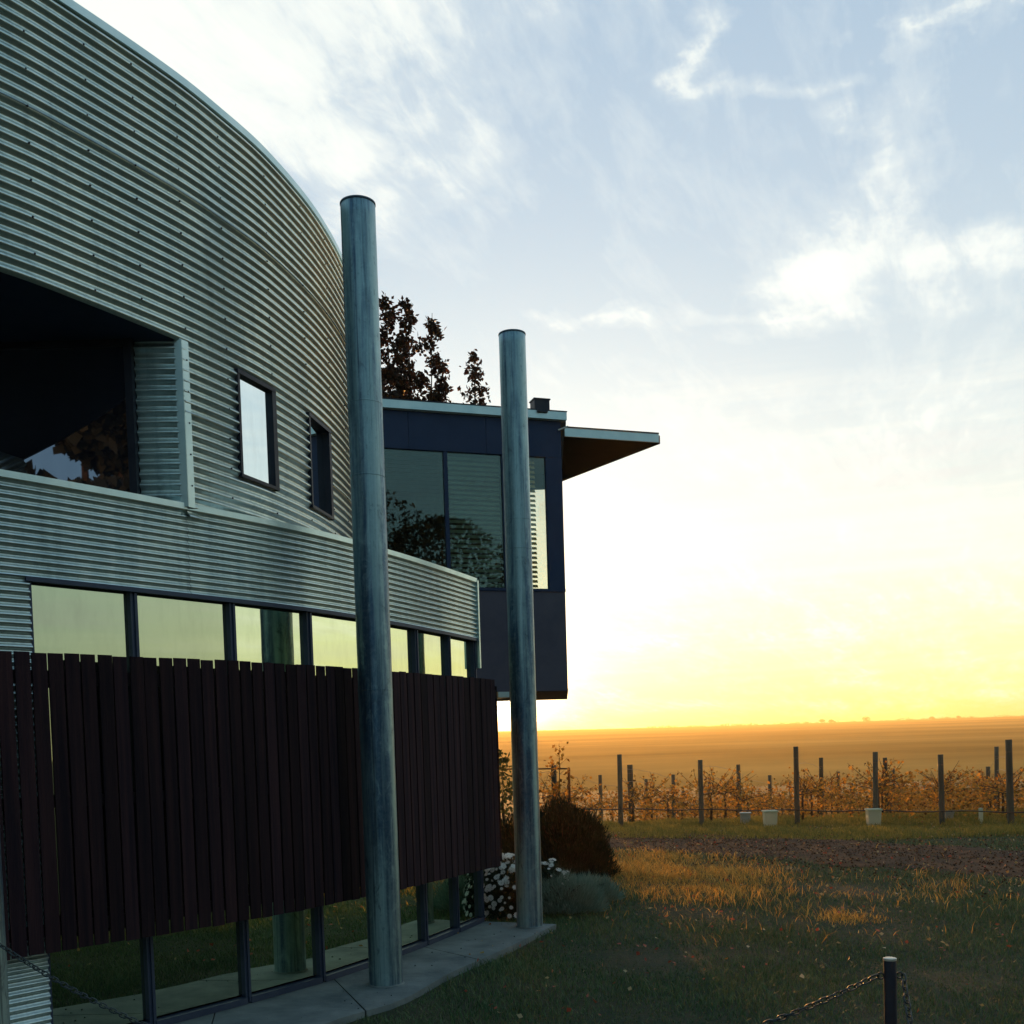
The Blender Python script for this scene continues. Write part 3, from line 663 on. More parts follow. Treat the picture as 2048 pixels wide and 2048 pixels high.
# awning
aw = link('awning', None, bx)
NL, TP_, BK = Vector((.79, 13.30, 0)), Vector((2.02, 13.70, 0)), Vector((.862, 15.52, 0))
TP2 = Vector((2.035, 13.74, 0))
mb = MB(); P = [NL, TP_, TP2, BK]; mb.hexa([p + zz * 5.452 for p in P] + [p + zz * 5.475 for p in P]); mb.build('awning_soffit', MT['dark'], aw)
def edge(a, b, z0, z1, th, name, m):
    t = (b - a).normalized(); n = Vector((t.y, -t.x, 0)); mb = MB(); mb.box((a + b) / 2 + n * (th / 2 + .001) + zz * (z0 + z1) / 2, ((b - a).length, th, z1 - z0), (t, n, zz)); return mb.build(name, m, aw)
edge(NL, TP_, 5.435, 5.54, .02, 'awning_edge', MT['flash']); edge(TP2, BK, 5.435, 5.54, .02, 'awning_edge', MT['rust'])
edge(NL, TP_, 5.542, 5.556, .03, 'awning_capping', MT['dframe'])
mb = MB(); mb.hexa([p + zz * 5.520 for p in P] + [p + zz * 5.535 for p in P]); mb.build('awning_roof', MT['roof'], aw)
# support of the box: beam end and dark legs
mb = MB(); fbox(mb, 1.305, 1.445, 2.19, 2.258, -.6, .0); mb.build('beam_end', MT['flash'], bx)
mb = MB()
for u_, o_ in ((.2, -.5), (-1.3, -.5), (-1.2, -2.2)): fbox(mb, u_ - .08, u_ + .08, -.3, 2.258, o_ - .08, o_ + .08)
mb.build('leg', MT['navy'], bx)

# ------------------------------------------------------------------ bollard and chains
bo = thing('bollard', 'slim dark steel bollard on the lawn with a worn bright top and chains', 'bollard', (1.288, 3.6, 0))
mb = MB(); mb.lathe([(.0215, -.1), (.0215, .815), (.0205, .818)], n=24); autosmooth(mb.build('post', MT['bollard'], bo))
mb = MB(); mb.lathe([(.016, .8185), (.0225, .819), (.0225, .826), (.018, .8275)], n=24); autosmooth(mb.build('cap', MT['rim'], bo))
for sx in (-1, 1):
    mb = MB(); pts = [(sx * (.0215 + .011 + .011 * math.cos(th)), 0, .765 + .011 * math.sin(th)) for th in np.linspace(0, 2 * math.pi, 10, endpoint=False)]
    mb.tube(pts, .0032, 6, closed=True); mb.build('eye_ring', MT['iron'], bo, smooth=True)
bo2 = thing('bollard', 'slim dark steel bollard out of view close to the camera', 'bollard', (.80, 1.15, 0))
mb = MB(); mb.lathe([(.0215, -.1), (.0215, .70), (.0205, .703)], n=24); mb.build('post', MT['bollard'], bo2)
bo2['label'] = 'slim bollard below the frame at bottom right, other end of the short chain'
lm = MB(); pts = []
for i in range(12):
    th = 2 * math.pi * i / 12; x = .0125 * math.cos(th) + (.0065 if math.cos(th) > 0 else -.0065); pts.append((x, .0095 * math.sin(th), 0))
lm.tube(pts, .0030, 6, closed=True); link_me = lm.mesh('link', MT['iron'], True)
def chain(a, b, sag, label, pitch=.0265):
    t = thing('chain', label, 'chain', tuple(a)); a = Vector(a); b = Vector(b); n = 400
    P = [a.lerp(b, i / n) - zz * (4 * sag * (i / n) * (1 - i / n)) for i in range(n + 1)]
    d = [0]
    for i in range(n): d.append(d[-1] + (P[i + 1] - P[i]).length)
    m = int(d[-1] / pitch)
    for k in range(m):
        s_ = (k + .5) * d[-1] / m; i = min(max(np.searchsorted(d, s_) - 1, 0), n - 1); f = (s_ - d[i]) / (d[i + 1] - d[i]); p = P[i].lerp(P[i + 1], f)
        tg = (P[i + 1] - P[i]).normalized(); sdv = tg.cross(zz).normalized(); nv = sdv.cross(tg)
        th = (.6 if k % 2 else .6 + math.pi / 2) + random.uniform(-.25, .25) + k * .03
        v = sdv * math.cos(th) + nv * math.sin(th); w = tg.cross(v)
        o = link('link', link_me, t); Mx = Matrix((tg, v, w)).transposed().to_4x4(); Mx.translation = p - Vector(a); o.matrix_local = Mx
chain((1.288 - .045, 3.6, .765), (-2.335, 4.655, .805), .52, 'long chain sagging from the slim bollard to the left steel pole')
chain((1.288 + .045, 3.6, .765), (.80 + .02, 1.15, .66), .62, 'short chain hanging down from the right side of the slim bollard')

# ------------------------------------------------------------------ plants
def inside(n, c, r, power=.6):
    v = rng.normal(size=(n, 3)); v /= np.linalg.norm(v, axis=1, keepdims=True); rr = rng.random(n) ** power
    return np.array(c) + v * rr[:, None] * np.array(r)
def tree(name, label, x, y, h, spires, leafm, nl, leaf=(.085, .045), barkm=None, group=None, cat='tree', trunk_r=.09, basez=0.0):
    """spires: (dx, dy, top z, radius, crown bottom z)"""
    t = thing(name, label, cat, (x, y, basez), 0, group)
    tr = MB(); tr.tube([(0, 0, -.1), (.03, .02, h * .2), (0, .03, h * .42)], [trunk_r, trunk_r * .8, trunk_r * .6], 9)
    V = []; Fa = []; n0 = 0
    for dx, dy, tz, rad, bz in spires:
        b0 = (0, .03, min(h * .40, bz * .9)); tip = Vector((dx, dy, tz))
        mid = Vector((dx * .7, dy * .7, bz + (tz - bz) * .25))
        tr.tube([b0, tuple(mid), tuple(mid.lerp(tip, .5)), tuple(tip)], [trunk_r * .5, trunk_r * .32, trunk_r * .16, trunk_r * .05], 6)
        nb = int(14 + rad * 16); pts = []
        for i in range(nb):
            f = i / nb; zc_ = bz + (tz - bz) * f; w = rad * (1 - f) ** .75 * (.55 + .45 * min(1, f * 5)) * random.uniform(.75, 1.2)
            a = i * 2.4 + random.uniform(-.5, .5); ctr = mid.lerp(tip, max(0, (zc_ - mid.z) / max(tip.z - mid.z, .01)))
            e = Vector((ctr.x + math.cos(a) * w, ctr.y + math.sin(a) * w, zc_ + w * .7)); st = Vector((ctr.x, ctr.y, zc_ - w * .1))
            tr.tube([tuple(st), tuple(st.lerp(e, .6)), tuple(e)], [trunk_r * .12, trunk_r * .07, .002], 4, cap=False)
            for k in range(5):
                q = st.lerp(e, .3 + .7 * random.random() ** .7); pts.append((q.x, q.y, q.z, w))
        pts = np.array(pts); m = int(nl * rad * (tz - bz)); idx = rng.integers(0, len(pts), m)
        C = pts[idx, :3] + rng.normal(size=(m, 3)) * (.035 + pts[idx, 3:4] * .13)
        D = rng.normal(size=(m, 3)) + np.array([0, 0, -.1]); L = leaf[0] * rng.uniform(.6, 1.25, m); W_ = leaf[1] * rng.uniform(.7, 1.3, m)
        v, f = leaves(C, D, L, W_); V.append(v); Fa.append(f + n0); n0 += len(v)
    autosmooth(tr.build('trunk', MT['bark'], t))
    link('crown', npmesh('crown', np.vstack(V), np.vstack(Fa), leafm), t)
    return t
tree('pear_tree', 'broad maroon pear tree with several upright spires behind the box building roof', -1.6, 18.0, 9.0,
     [(-.27, 0, 9.26, .80, 4.2), (-.72, .3, 8.9, .80, 4.0), (.10, .1, 9.22, .75, 4.3), (.50, .1, 8.95, .62, 4.2), (-.1, .5, 8.5, .9, 3.8), (.66, -.1, 8.1, .45, 4.3), (-.5, -.3, 8.6, .8, 4)], LF['pear'], 640, (.095, .058))
tree('pear_tree', 'narrow maroon tree spire right of the larger crown, behind the box building roof', -.48, 18.4, 8,
     [(.06, 0, 8.42, .40, 6.2), (-.02, .1, 7.55, .50, 4.4), (-.36, -.1, 7.55, .34, 4.4), (.26, 0, 7.15, .3, 4.6), (-.62, .2, 7.75, .4, 4.4)], LF['pear'], 900, (.09, .055))
# rose-like shrub between screen end and pole
tree('garden_shrub', 'tall leafy shrub backlit between the screen end and the farther pole', -.14, 14.4, 2.0,
     [(.02, 0, 1.52, .45, .25), (-.25, .1, 2.25, .35, .4), (.22, 0, 1.25, .35, .25), (-.3, -.2, 1.5, .4, .3)], LF['shrub'], 560, (.075, .045), cat='shrub', trunk_r=.03)
tree('rose_bush', 'leggy rose bush with a seed-headed top standing above the gate frame', .72, 16.0, 1.2,
     [(.02, 0, 1.62, .15, 1.15), (-.12, 0, 1.38, .14, .5), (.15, 0, 1.25, .12, .4), (0, 0, 1.0, .25, .2)], LF['vine'], 420, (.075, .05), cat='bush', trunk_r=.02)
# dark rounded bush
def moundbush(name, label, cat, x, y, r, h, m, n, L, W_, updir=1.0, base=0.0):
    t = thing(name, label, cat, (x, y, base))
    v = rng.normal(size=(n, 3)); v[:, 2] = np.abs(v[:, 2]); v /= np.linalg.norm(v, axis=1, keepdims=True)
    rr = rng.random(n) ** .30
    lump = 1 + .13 * np.sin(v[:, 0] * 7 + 1) * np.sin(v[:, 1] * 6 + 2) + .10 * np.sin(v[:, 2] * 9 + v[:, 0] * 8)
    P = v / ((np.abs(v) ** 3).sum(1, keepdims=True)) ** (1 / 3) * rr[:, None] * np.array([r, r, h * .9]) * (1 + (lump[:, None] - 1) * .7) * (1 + .09 * np.sin(v[:, :1] * 17 + 3) * np.sin(v[:, 1:2] * 15) * np.sin(v[:, 2:3] * 13 + 1) + .05 * rng.random((n, 1))); P[:, 2] = np.maximum(P[:, 2] - L * .5, 0)
    D = v * .8 + np.array([0, 0, updir]) + rng.normal(size=(n, 3)) * .35
    vv, ff = leaves(P, D, L * rng.uniform(.6, 1.4, n), W_ * rng.uniform(.7, 1.3, n)); link('foliage', npmesh('foliage', vv, ff, m), t)
    st = MB()
    for i in range(14):
        a = random.uniform(0, 6.28); e = Vector((math.cos(a) * r * .7, math.sin(a) * r * .7, h * .7)); st.tube([(0, 0, -.05), tuple(e * .5 + Vector((0, 0, .05))), tuple(e)], [.012, .008, .003], 5)
    st.build('stems', MT['bark'], t); return t
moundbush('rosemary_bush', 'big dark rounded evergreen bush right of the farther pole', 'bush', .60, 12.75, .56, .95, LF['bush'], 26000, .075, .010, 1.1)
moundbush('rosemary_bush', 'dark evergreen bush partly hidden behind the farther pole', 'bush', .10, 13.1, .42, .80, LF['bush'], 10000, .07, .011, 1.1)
moundbush('lavender_clump', 'low grey-green feathery clump at the foot of the daisies', 'plant', .47, 10.15, .36, .36, LF['feather'], 7000, .09, .0055, .9)
moundbush('lavender_clump', 'small grey-green feathery tuft running into the lawn', 'plant', .78, 10.7, .26, .26, LF['feather'], 3200, .09, .0055, .9)
def daisies(x, y, r, h, nf, label, yb):
    t = thing('daisy_bush', label, 'flower bush', (x, y, 0))
    n = 5200; v = rng.normal(size=(n, 3)); v[:, 2] = np.abs(v[:, 2]); v /= np.linalg.norm(v, axis=1, keepdims=True)
    P = v * (rng.random(n) ** .4)[:, None] * np.array([r, r * .8, h * .95]); D = v + rng.normal(size=(n, 3)) * .8
    vv, ff = leaves(P, D, rng.uniform(.03, .06, n), rng.uniform(.012, .022, n)); link('foliage', npmesh('foliage', vv, ff, LF['daisyleaf']), t)
    fm = MB(); npet = 11
    for k in range(npet):
        a = 2 * math.pi * k / npet; c, s_ = math.cos(a), math.sin(a)
        fm.face((.001 * c, .001 * s_, .002), (.020 * c - .0055 * s_, .020 * s_ + .0055 * c, .003), (.029 * c, .029 * s_, .001), (.020 * c + .0055 * s_, .020 * s_ - .0055 * c, .003))
    me = fm.mesh('flower', LF['petal'])
    for k in range(nf):
        a = random.uniform(math.pi * .9, math.pi * 2.15); ph = random.uniform(.02, 1.35)
        d = Vector((math.cos(a) * math.cos(ph), math.sin(a) * math.cos(ph), math.sin(ph)))
        p = Vector((d.x * r * 1.06, d.y * r * .86, d.z * h)) * random.uniform(.92, 1.06)
        o = link('flower', me, t); dd = (d + Vector((random.uniform(-.4, .4), -.3, random.uniform(-.2, .5)))).normalized()
        o.rotation_euler = dd.to_track_quat('Z', 'Y').to_euler(); o.location = p; sc = random.uniform(.45, 1.2); o.scale = (sc, sc, sc)
daisies(-.10, 9.95, .27, .58, 210, 'daisy bush thick with white flowers between the wall end and the farther pole', 0)
daisies(.34, 10.25, .24, .47, 42, 'smaller daisy bush with few white flowers right of the farther pole', 0)

# ------------------------------------------------------------------ vineyard
row0 = [(.50, 21.50), (2.14, 20.79), (3.63, 20.16), (5.285, 19.467), (6.555, 18.931), (7.58, 18.499), (8.59, 18.072), (10.1, 17.5), (11.6, 16.9)]
tops = [1.18, 1.36, 1.215, 1.42, 1.285, 1.21, 1.44, 1.35, 1.3]
rd = np.array([.375, .927])
def gz(x, y): return float(hz(x, y))
pmb = {}
def vpost(x, y, top, r, label, lean=0, group='posts of the vine rows'):
    t = link('vine_post', None, None, label, 'post', group, None, (x, y, gz(x, y) - .08), (random.uniform(-.012, .012) + lean, random.uniform(-.015, .015), random.uniform(0, 6)))
    h = top - gz(x, y) + .08
    mb = MB(); n = 6; mb.lathe([(r * 1.02, 0), (r, h * .3), (r * .97, h * .7), (r * .95, h - .008), (r * .88, h)], n=14); autosmooth(mb.build('shaft', MT['post'], t))
    mb = MB(); mb.lathe([(r * 1.04, h * .86), (r * 1.04, h * .86 + .012)], n=14); mb.build('wire_wrap', MT['wire'], t)
side = ['left of', 'right of']
names = ['beside the gate frame', 'leftmost of the row-end posts, next to a pale greyer one', 'second row-end post from the left, with vine leaves behind', 'tall row-end post just right of the front cream tub',
         'thick row-end post directly behind the right cream tub', 'row-end post between the right cream tub and the white guard tube', 'tallest row-end post at the right edge of the photo', 'row-end post just beyond the right edge of the frame', 'outermost row-end post beyond the right edge of the frame']
short = ['gate-frame post', 'leftmost row-end post', 'second row-end post', 'tall post by the left cream tub', 'thick post by the right cream tub', 'post left of the guard tube', 'tallest post at the right edge', 'post just beyond the right edge', 'outermost post beyond the right edge']
vord = ['nearest', 'second', 'third', 'fourth', 'fifth', 'sixth', 'seventh', 'eighth', 'ninth', 'tenth', 'eleventh', 'twelfth', 'thirteenth', 'fourteenth', 'fifteenth', 'sixteenth', 'seventeenth', 'eighteenth', 'nineteenth']
ordn = ['second', 'third', 'fourth', 'fifth', 'sixth']
vine_meshes = []
def vine_mesh(seed):
    rg = random.Random(seed); tr = MB(); tr.tube([(0, 0, -.05), (.02 * rg.uniform(-1, 1), .02, .35), (.0, 0, .62)], [.032, .026, .022], 6)
    pts = []
    for sgn in (-1, 1):
        tr.tube([(0, 0, .62), (0, sgn * .3, .68), (0, sgn * .72, .66)], [.02, .016, .011], 5)
        for k in range(6):
            y0 = sgn * (.08 + k * .12); e = Vector((rg.uniform(-.6, .6), y0 + rg.uniform(-.12, .12), .66 + rg.uniform(.05, .62))); st = Vector((0, y0, .66))
            md = st.lerp(e, .5) + Vector((rg.uniform(-.06, .06), 0, 0)); tr.tube([tuple(st), tuple(md), tuple(e)], [.008, .006, .003], 4, cap=False)
            for q in range(9):
                f = rg.random(); c = st.lerp(md, f * 2) if f < .5 else md.lerp(e, f * 2 - 1); pts.append(c)
    for k in range(240): pts.append(Vector((rg.uniform(-.62, .62), rg.uniform(-.75, .75), rg.uniform(.12, 1.0))))
    P = np.array([tuple(p) for p in pts]); P = P + rng.normal(size=P.shape) * .035; D = rng.normal(size=P.shape) + np.array([0, 0, -.5])
    v, f = leaves(P, D, rng.uniform(.05, .10, len(P)), rng.uniform(.035, .08, len(P)))
    return tr.mesh('trunk', MT['bark'], True), npmesh('foliage', v, f, LF['vine'])
VM = [vine_mesh(i) for i in range(7)]
for ri, (x0, y0) in enumerate(row0):
    for k in range(5):
        d = k * 4.4 + (random.uniform(-.2, .2) if k else 0); x, y = x0 + rd[0] * d, y0 + rd[1] * d
        top = tops[ri] if k == 0 else gz(x, y) + 1.33 + random.uniform(-.12, .12)
        lab = names[ri] if k == 0 else f'{ordn[k-1]} post back in the vine row of the {short[ri]}'
        if k == 0: lab = 'timber post ' + lab if ri == 0 else lab
        vpost(x, y, top, random.uniform(.042, .054) if k else (.048 if ri != 6 else .058), lab)
    for k in range(13):
        d = .9 + k * 1.5; x, y = x0 + rd[0] * d, y0 + rd[1] * d
        o = thing('grape_vine', f'autumn grape vine on the trellis, vine {k + 1} back in the row from the post {names[ri]}'[:95], 'vine', (x, y, gz(x, y)), math.atan2(rd[1], rd[0]) - math.pi / 2 + random.uniform(-.06, .06) + (math.pi if random.random() < .5 else 0), 'grape vines in the rows')
        o['label'] = f'{vord[k]} grape vine back, row of the {short[ri]}'
        tm, fm = VM[random.randrange(7)]; sc = random.uniform(.85, 1.05)
        o.scale = (sc, sc, sc * random.uniform(.78, 1.0)); link('trunk', tm, o); link('foliage', fm, o)
    e = 19.5
    w = thing('trellis_wire', f'thin trellis wires running back from the {short[ri]}', 'wire', (0, 0, 0), 0, 'trellis wires of the vine rows')
    for hh in (.62, .9, 1.15):
        mb = MB(); mb.tube([(x0 + rd[0] * d, y0 + rd[1] * d, gz(x0 + rd[0] * d, y0 + rd[1] * d) + hh) for d in np.linspace(0, e, 14)], .003, 4); mb.build('wire', MT['wire'], w)
# pale greyer post beside the first
vpost(2.52, 22.2, 1.12, .062, 'pale greyish thicker post just right of the leftmost row-end post')
# irrigation pipe along the row ends
mb = MB(); pts = []
for i in range(60):
    f = i / 59; x = .7 + f * 11.5; y = 21.32 - .432 * (x - .7) - .08; pts.append((x, y, .285 - .012 * (x - 2) + .012 * math.sin(i * .9)))
o = mb.tube(pts, .011, 8); mb.build('irrigation_pipe', MT['pipe'], smooth=True, label='thin black irrigation pipe strung low along the row-end posts', cat='pipe')
# tubs
def tub(x, y, w, h, m, label, lid=False):
    t = thing('plastic_tub', label, 'tub', (x, y, gz(x, y) - .01), random.uniform(-.3, .3), 'plastic tubs standing under the vines')
    mb = MB(); a, b = w * .44, w * .5
    for s0, s1, z0, z1 in ((a, b, 0, h),): mb.hexa([(-s0, -s0, z0), (s0, -s0, z0), (s0, s0, z0), (-s0, s0, z0), (-s1, -s1, z1), (s1, -s1, z1), (s1, s1, z1), (-s1, s1, z1)])
    o = mb.build('tub_body', m, t); bv = o.modifiers.new('b', 'BEVEL'); bv.width = w * .10; bv.segments = 3
    mb = MB(); mb.box((0, 0, h - .012), (w * 1.10, w * 1.10, .030)); o = mb.build('rim', m, t); bv = o.modifiers.new('b', 'BEVEL'); bv.width = .010; bv.segments = 2
tub(4.70, 19.15, .235, .325, MT['tub'], 'cream plastic tub standing just left of the tall fourth row-end post')
tub(6.41, 18.62, .235, .335, MT['tub'], 'cream plastic tub in front of the thick row-end post')
tub(4.46, 20.1, .20, .24, MT['tubgrey'], 'smaller grey-white tub left of and behind the front cream tub')
tub(8.15, 19.6, .16, .17, MT['tubgrey'], 'small grey-white tub under the vines near the right edge')
t = thing('guard_tube', 'narrow white plant guard tube under the vines near the right edge', 'tube', (8.22, 18.4, -.06))
mb = MB(); mb.lathe([(.036, 0), (.036, .31), (.031, .312)], n=16); autosmooth(mb.build('tube', MT['tub'], t)); mb = MB(); mb.lathe([(.039, .29), (.039, .302)], n=16); mb.build('rim', MT['tub'], t)
# gate frame
gt = thing('gate_frame', 'rust-brown tubular metal gate frame behind the dark bush', 'gate', (0, 18.0, 0))
mb = MB(); mb.tube([(.98, 0, -.1), (.985, 0, 1.19)], .022, 8); mb.build('gate_post', MT['rust'], gt)
mb = MB(); mb.tube([(-.1, 0, 1.20), (.45, 0, 1.19), (1.0, 0, 1.175)], .013, 8); mb.build('top_rail', MT['rust'], gt)
mb = MB(); mb.tube([(-.1, 0, .60), (1.0, 0, .60)], .010, 8); mb.build('middle_rail', MT['rust'], gt)
vpost(.745, 18.2, 1.24, .05, 'short timber post standing inside the gate frame behind the dark bush')

# skyline trees
for i, (x, y, hh, lab) in enumerate(((445, 1500, 5, 'round tree on the far ridge, the left one of the close pair'), (458, 1500, 4, 'low tree on the far ridge, the right one of the close pair'), (508, 1500, 6.5, 'tallest lone tree on the far ridge'), (602, 1500, 3.5, 'small low tree on the far ridge toward the right'), (640, 1500, 3, 'smallest tree on the far ridge, farthest right'))):
    zb = gz(x, y) - .3; t = thing('far_tree', lab, 'tree', (x, y, zb))
    tr = MB(); tr.tube([(0, 0, 0), (.2, 0, hh * .5)], [.4, .25], 6); tr.build('trunk', MT['bark'], t)
    P = inside(420, (0, 0, hh * .62), (hh * 1.0, hh * .9, hh * .45)); v, f = leaves(P, rng.normal(size=P.shape), rng.uniform(.7, 1.3, 420), rng.uniform(.5, .9, 420)); link('crown', npmesh('crown', v, f, LF['refl']), t)

# ragged scrub along the far ridge
n = 150; cx_ = 190 + 640 * rng.random(n); cy_ = 1490 + 12 * rng.random(n); hh_ = rng.uniform(.8, 2.6, n)
P = np.repeat(np.stack([cx_, cy_, hz(cx_, cy_)], 1), 14, 0); hr = np.repeat(hh_, 14)
P = P + rng.normal(size=P.shape) * np.stack([hr * 1.6, hr * .6, hr * .25], 1) + np.stack([0 * hr, 0 * hr, hr * .4], 1)
v, f = leaves(P, rng.normal(size=P.shape), hr * .8, hr * .6); o = link('ridge_scrub', npmesh('ridge_scrub', v, f, LF['refl']), kind='stuff'); o['label'] = 'low ragged scrub along the far ridge'

# trees behind the photographer, seen mirrored in the glass
far_t = [(-11.2, -18.5, 17, 0, 10.3), (-8.2, -20, 16, 0, 8), (-13.6, -22, 19, 0, 12.0), (-15.5, -17, 10.2, 0, 2), (-10, -15, 8.6, 0, 2), (-20, -13, 13, 0, 4), (-6, -22, 11, 1, 1)]
for k in range(11):
    far_t.append((9 + k * 2.3 + (k % 3) * .6, -24 + k * 1.5 + (k % 2) * 2.5, (12.4, 10.6, 14.6, 11.0, 12.2)[k % 5], k % 2, 1))
for k, (x, y, hh, con, zb) in enumerate(far_t):
    t = thing('evergreen_tree', ('pointed conifer' if con else 'broad evergreen') + f' reflected in the windows, {vord[k]} of the line behind the camera', 'tree', (x, y, -.1), 0, 'trees behind the camera')
    tr = MB(); tr.tube([(0, 0, -.1), (0, 0, hh * .5), (0, 0, hh * .9)], [.2, .14, .04], 8); tr.build('trunk', MT['bark'], t)
    n = 9000; zf = rng.random(n); a = rng.random(n) * 6.283
    if x < 0: pass
    if con: rr = hh * .24 * (1 - zf) * rng.random(n) ** .4 * (1 + .3 * np.sin(zf * 45))
    else: rr = (2.9 if zb > 7 else hh * .40) * np.sqrt(np.clip(1 - (2 * zf - 1) ** 2, 0, 1)) * rng.random(n) ** .4 * (1 + .2 * np.sin(a * 3 + zf * 9))
    P = np.stack([rr * np.cos(a), rr * np.sin(a), zb + (hh - zb) * zf], 1); v, f = leaves(P, rng.normal(size=P.shape), rng.uniform(.16, .30, n) * (2 if x < 0 else 1), rng.uniform(.10, .2, n) * (2.2 if x < 0 else 1)); link('crown', npmesh('crown', v, f, LF['refl']), t)

# ------------------------------------------------------------------ grass
def blades(n, xr, yr, h, w, m, name, dens=None, lean=.45, excl=True, minh=.3):
    X = rng.uniform(*xr, n); Y = yr[0] * (yr[1] / yr[0]) ** rng.random(n) if yr[0] > 0 else rng.uniform(*yr, n)
    keep = X > -.4872 * Y * 1.1 - .4
    keep &= X < .52 * Y + .4
    if excl:
        ew = np.interp(Y, EP.P[:, 1], EP.P[:, 0], left=-3.2, right=-1e3)
        keep &= ~((X < ew + .01 + .02 * rng.normal(size=n)) & (Y < 9.3)); keep &= ~((X < -.3) & (Y >= 9.3) & (Y < 11))
        ty = np.interp(X, [p[0] for p in tl], [p[1] for p in tl]); keep &= ~((np.abs(Y - ty) < 1.95 + .25 * rng.normal(size=n)) & (rng.random(n) < .93))
    if dens is not None: keep &= rng.random(n) < dens(X, Y)
    X, Y = X[keep], Y[keep]; n = len(X); Z = hz(X, Y)
    H = h * rng.uniform(minh, 1.0, n) * (1 + .45 * np.sin(X * 2.3 + Y * 1.1) * np.sin(Y * 1.9 - X)) ; a = rng.random(n) * 6.283; l = rng.normal(size=(n, 2)) * lean
    wv = np.stack([np.cos(a), np.sin(a), 0 * a], 1) * (w * (.5 + Y / 14))[:, None] * rng.uniform(.6, 1.4, n)[:, None]
    base = np.stack([X, Y, Z - .01], 1); mid = base + np.stack([l[:, 0] * H * .35, l[:, 1] * H * .35, H * .6], 1); tip = base + np.stack([l[:, 0] * H, l[:, 1] * H, H * .95], 1)
    V = np.stack([base - wv, base + wv, mid + wv * .7, mid - wv * .7, tip], 1).reshape(-1, 3); b = np.arange(n) * 5
    F = np.vstack([np.stack([b, b + 1, b + 2], 1), np.stack([b, b + 2, b + 3], 1), np.stack([b + 3, b + 2, b + 4], 1)])
    return link(name, npmesh(name, V, F, m), kind='stuff', label=None)
def patch(X, Y, f1=1.1, f2=1.7): return .5 + .5 * np.sin(X * f1 + 1.7 * np.sin(Y * f2)) * np.sin(Y * f1 * 1.3 + 1.1 * np.sin(X * f2 + 1))
o = blades(520000, (-2.2, 9.5), (3.3, 19.5), .058, .0028, LF['grass'], 'lawn_grass', lambda X, Y: np.clip(1.2 - Y / 40 - .35 * patch(X, Y), .25, 1)); o['label'] = 'short dark green lawn grass'
o = blades(60000, (-2.0, 9.5), (3.3, 17), .085, .0024, LF['grass'], 'lawn_grass', lambda X, Y: np.clip(patch(X, Y, 2.3, 3.1) * 1.6 - .9, 0, 1)); o['label'] = 'longer tufts in the lawn'
gold = lambda X, Y: (.35 + .65 * patch(X, Y, 3.1, 2.3)) * np.exp(-(((X - 2.0) / .75) ** 2 + ((Y - 12.9) / 1.8) ** 2)) + .8 * np.exp(-(((X - 2.95) / .22) ** 2 + ((Y - 9.35) / .25) ** 2)) + .10 * np.exp(-(((X - 4.2) / 1.2) ** 2 + ((Y - 10.8) / .8) ** 2)) * patch(X, Y, 2, 3) + .003
o = blades(260000, (.8, 9), (8.0, 17.5), .125, .0026, LF['dry'], 'dry_grass', gold, lean=.6, minh=.15); o['label'] = 'golden dry grass beside the dirt track'
o = blades(110000, (-1, 12), (16.2, 24), .13, .0028, LF['verge'], 'verge_grass', lambda X, Y: np.where(Y > 20.4 - .43 * (X - 1) - 2.3, .95, 0), excl=False, lean=.35); o['label'] = 'green-gold verge grass at the foot of the vine rows'
# fallen leaves
n = 5200; X = rng.uniform(-.5, 9, n); Y = 4 * (19.0 / 4) ** rng.random(n); kp = (X < .5 * Y) & (rng.random(n) < np.clip(.10 + (Y - 6) / 14, .08, .9)); X, Y = X[kp], Y[kp]; n = len(X)
P = np.stack([X, Y, hz(X, Y) + .03 + rng.random(n) * .015], 1); D = np.stack([rng.normal(size=n), rng.normal(size=n), rng.uniform(-.1, .5, n)], 1)
v, f = leaves(P, D, rng.uniform(.018, .052, n), rng.uniform(.014, .040, n)); o = link('fallen_leaves', npmesh('fallen_leaves', v, f, LF['fallen']), kind='stuff'); o['label'] = 'red, tan and pale fallen leaves scattered over grass and track'
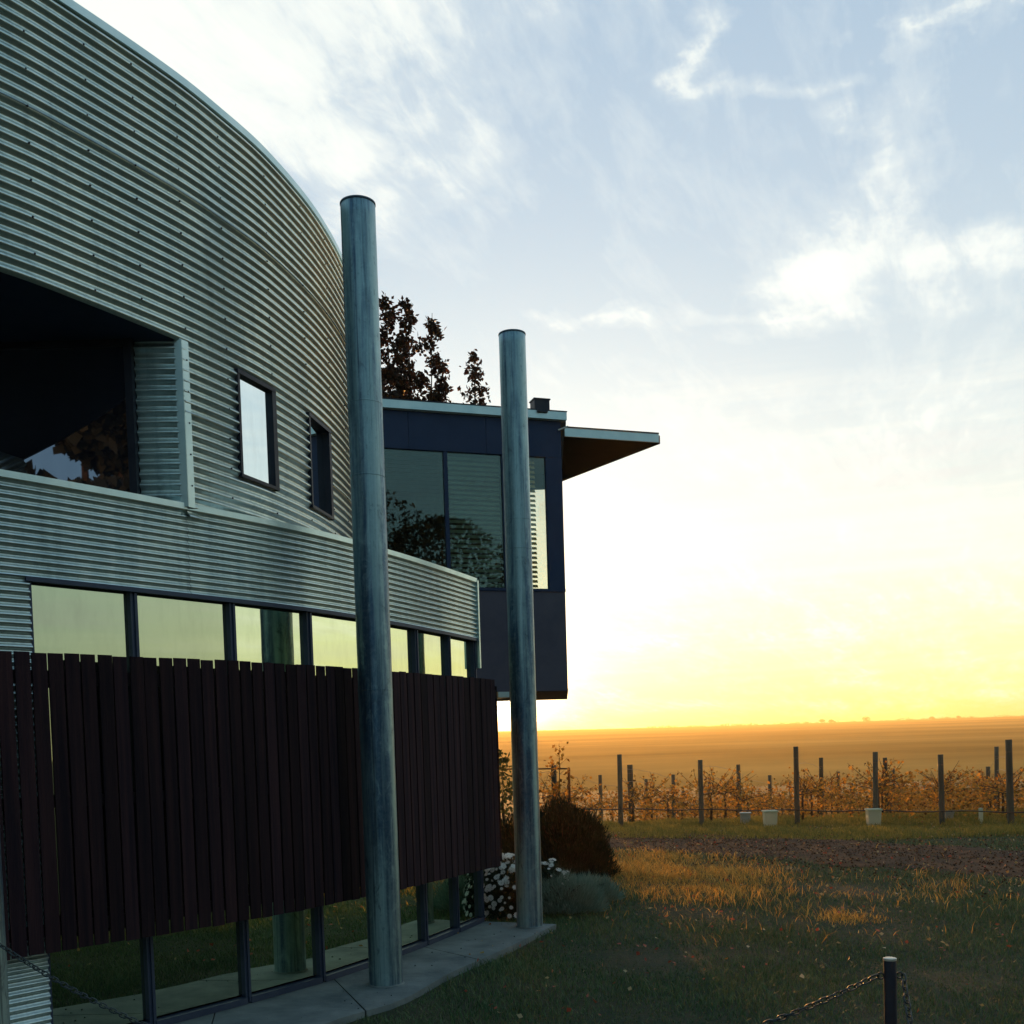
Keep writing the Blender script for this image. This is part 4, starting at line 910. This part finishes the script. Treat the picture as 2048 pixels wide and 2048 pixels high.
# clods and tufts of turned soil along the track
n = 15000; sI = rng.random(n) * TP.L; off = rng.normal(size=n) * 1.3; PX_ = np.interp(sI, TP.d, TP.P[:, 0]); PY_ = np.interp(sI, TP.d, TP.P[:, 1])
tx_ = np.gradient(TP.P[:, 0], TP.d + np.arange(len(TP.d)) * 1e-9); ty_ = np.gradient(TP.P[:, 1], TP.d + np.arange(len(TP.d)) * 1e-9)
nx, ny = np.interp(sI, TP.d, ty_), -np.interp(sI, TP.d, tx_); X = PX_ + nx * off; Y = PY_ + ny * off; C = np.stack([X, Y, hz(X, Y) + .024], 1)
r_ = rng.uniform(.005, .017, n) ** 1.0; O = np.array([(1, 0, 0), (0, 1, 0), (-1, 0, 0), (0, -1, 0), (0, 0, .8), (0, 0, -.6)])
V = C[:, None, :] + O[None] * r_[:, None, None] * rng.uniform(.6, 1.4, (n, 6, 1)) + rng.normal(size=(n, 6, 3)) * r_[:, None, None] * .2; b = np.arange(n)[:, None] * 6
F = np.vstack([b + np.array([[i, (i + 1) % 4, 4]]) for i in range(4)] + [b + np.array([[(i + 1) % 4, i, 5]]) for i in range(4)])
o = link('soil_clods', npmesh('soil_clods', V.reshape(-1, 3), F, MT['track']), kind='stuff'); o['label'] = 'dark clods of soil loose on the dirt track'
# pebbles and litter on the apron
mb = MB()
for i in range(90):
    a = random.random(); b = random.random(); p = Vector((*EP.at(EP.L * a), 0)); p = p - Vector((*EP.nrm(EP.L * a), 0)) * b * .5; r_ = random.uniform(.002, .007)
    mb.box(p + zz * r_ * .7, (r_ * 2, r_ * 1.5, r_ * 1.4), None)
mb.build('gravel_crumbs', MT['concrete'], kind='stuff', label='crumbs of gravel on the concrete apron')

# ------------------------------------------------------------------ haze
hm, q = mat('haze_air')
vol = q.node('ShaderNodeVolumePrincipled', {'Color': (1.0, .80, .38, 1), 'Density': .00052, 'Anisotropy': .60})
q.l.new(vol.outputs[0], q.out.inputs['Volume'])
mb = MB(); mb.hexa([(-3300, -260, -30), (3300, -260, -30), (3300, 3300, -30), (-3300, 3300, -30), (-3300, -260, 33), (3300, -260, 33), (3300, 3300, 33), (-3300, 3300, 33)])
mb.build('haze', hm, kind='stuff', label='warm evening haze over the plain')
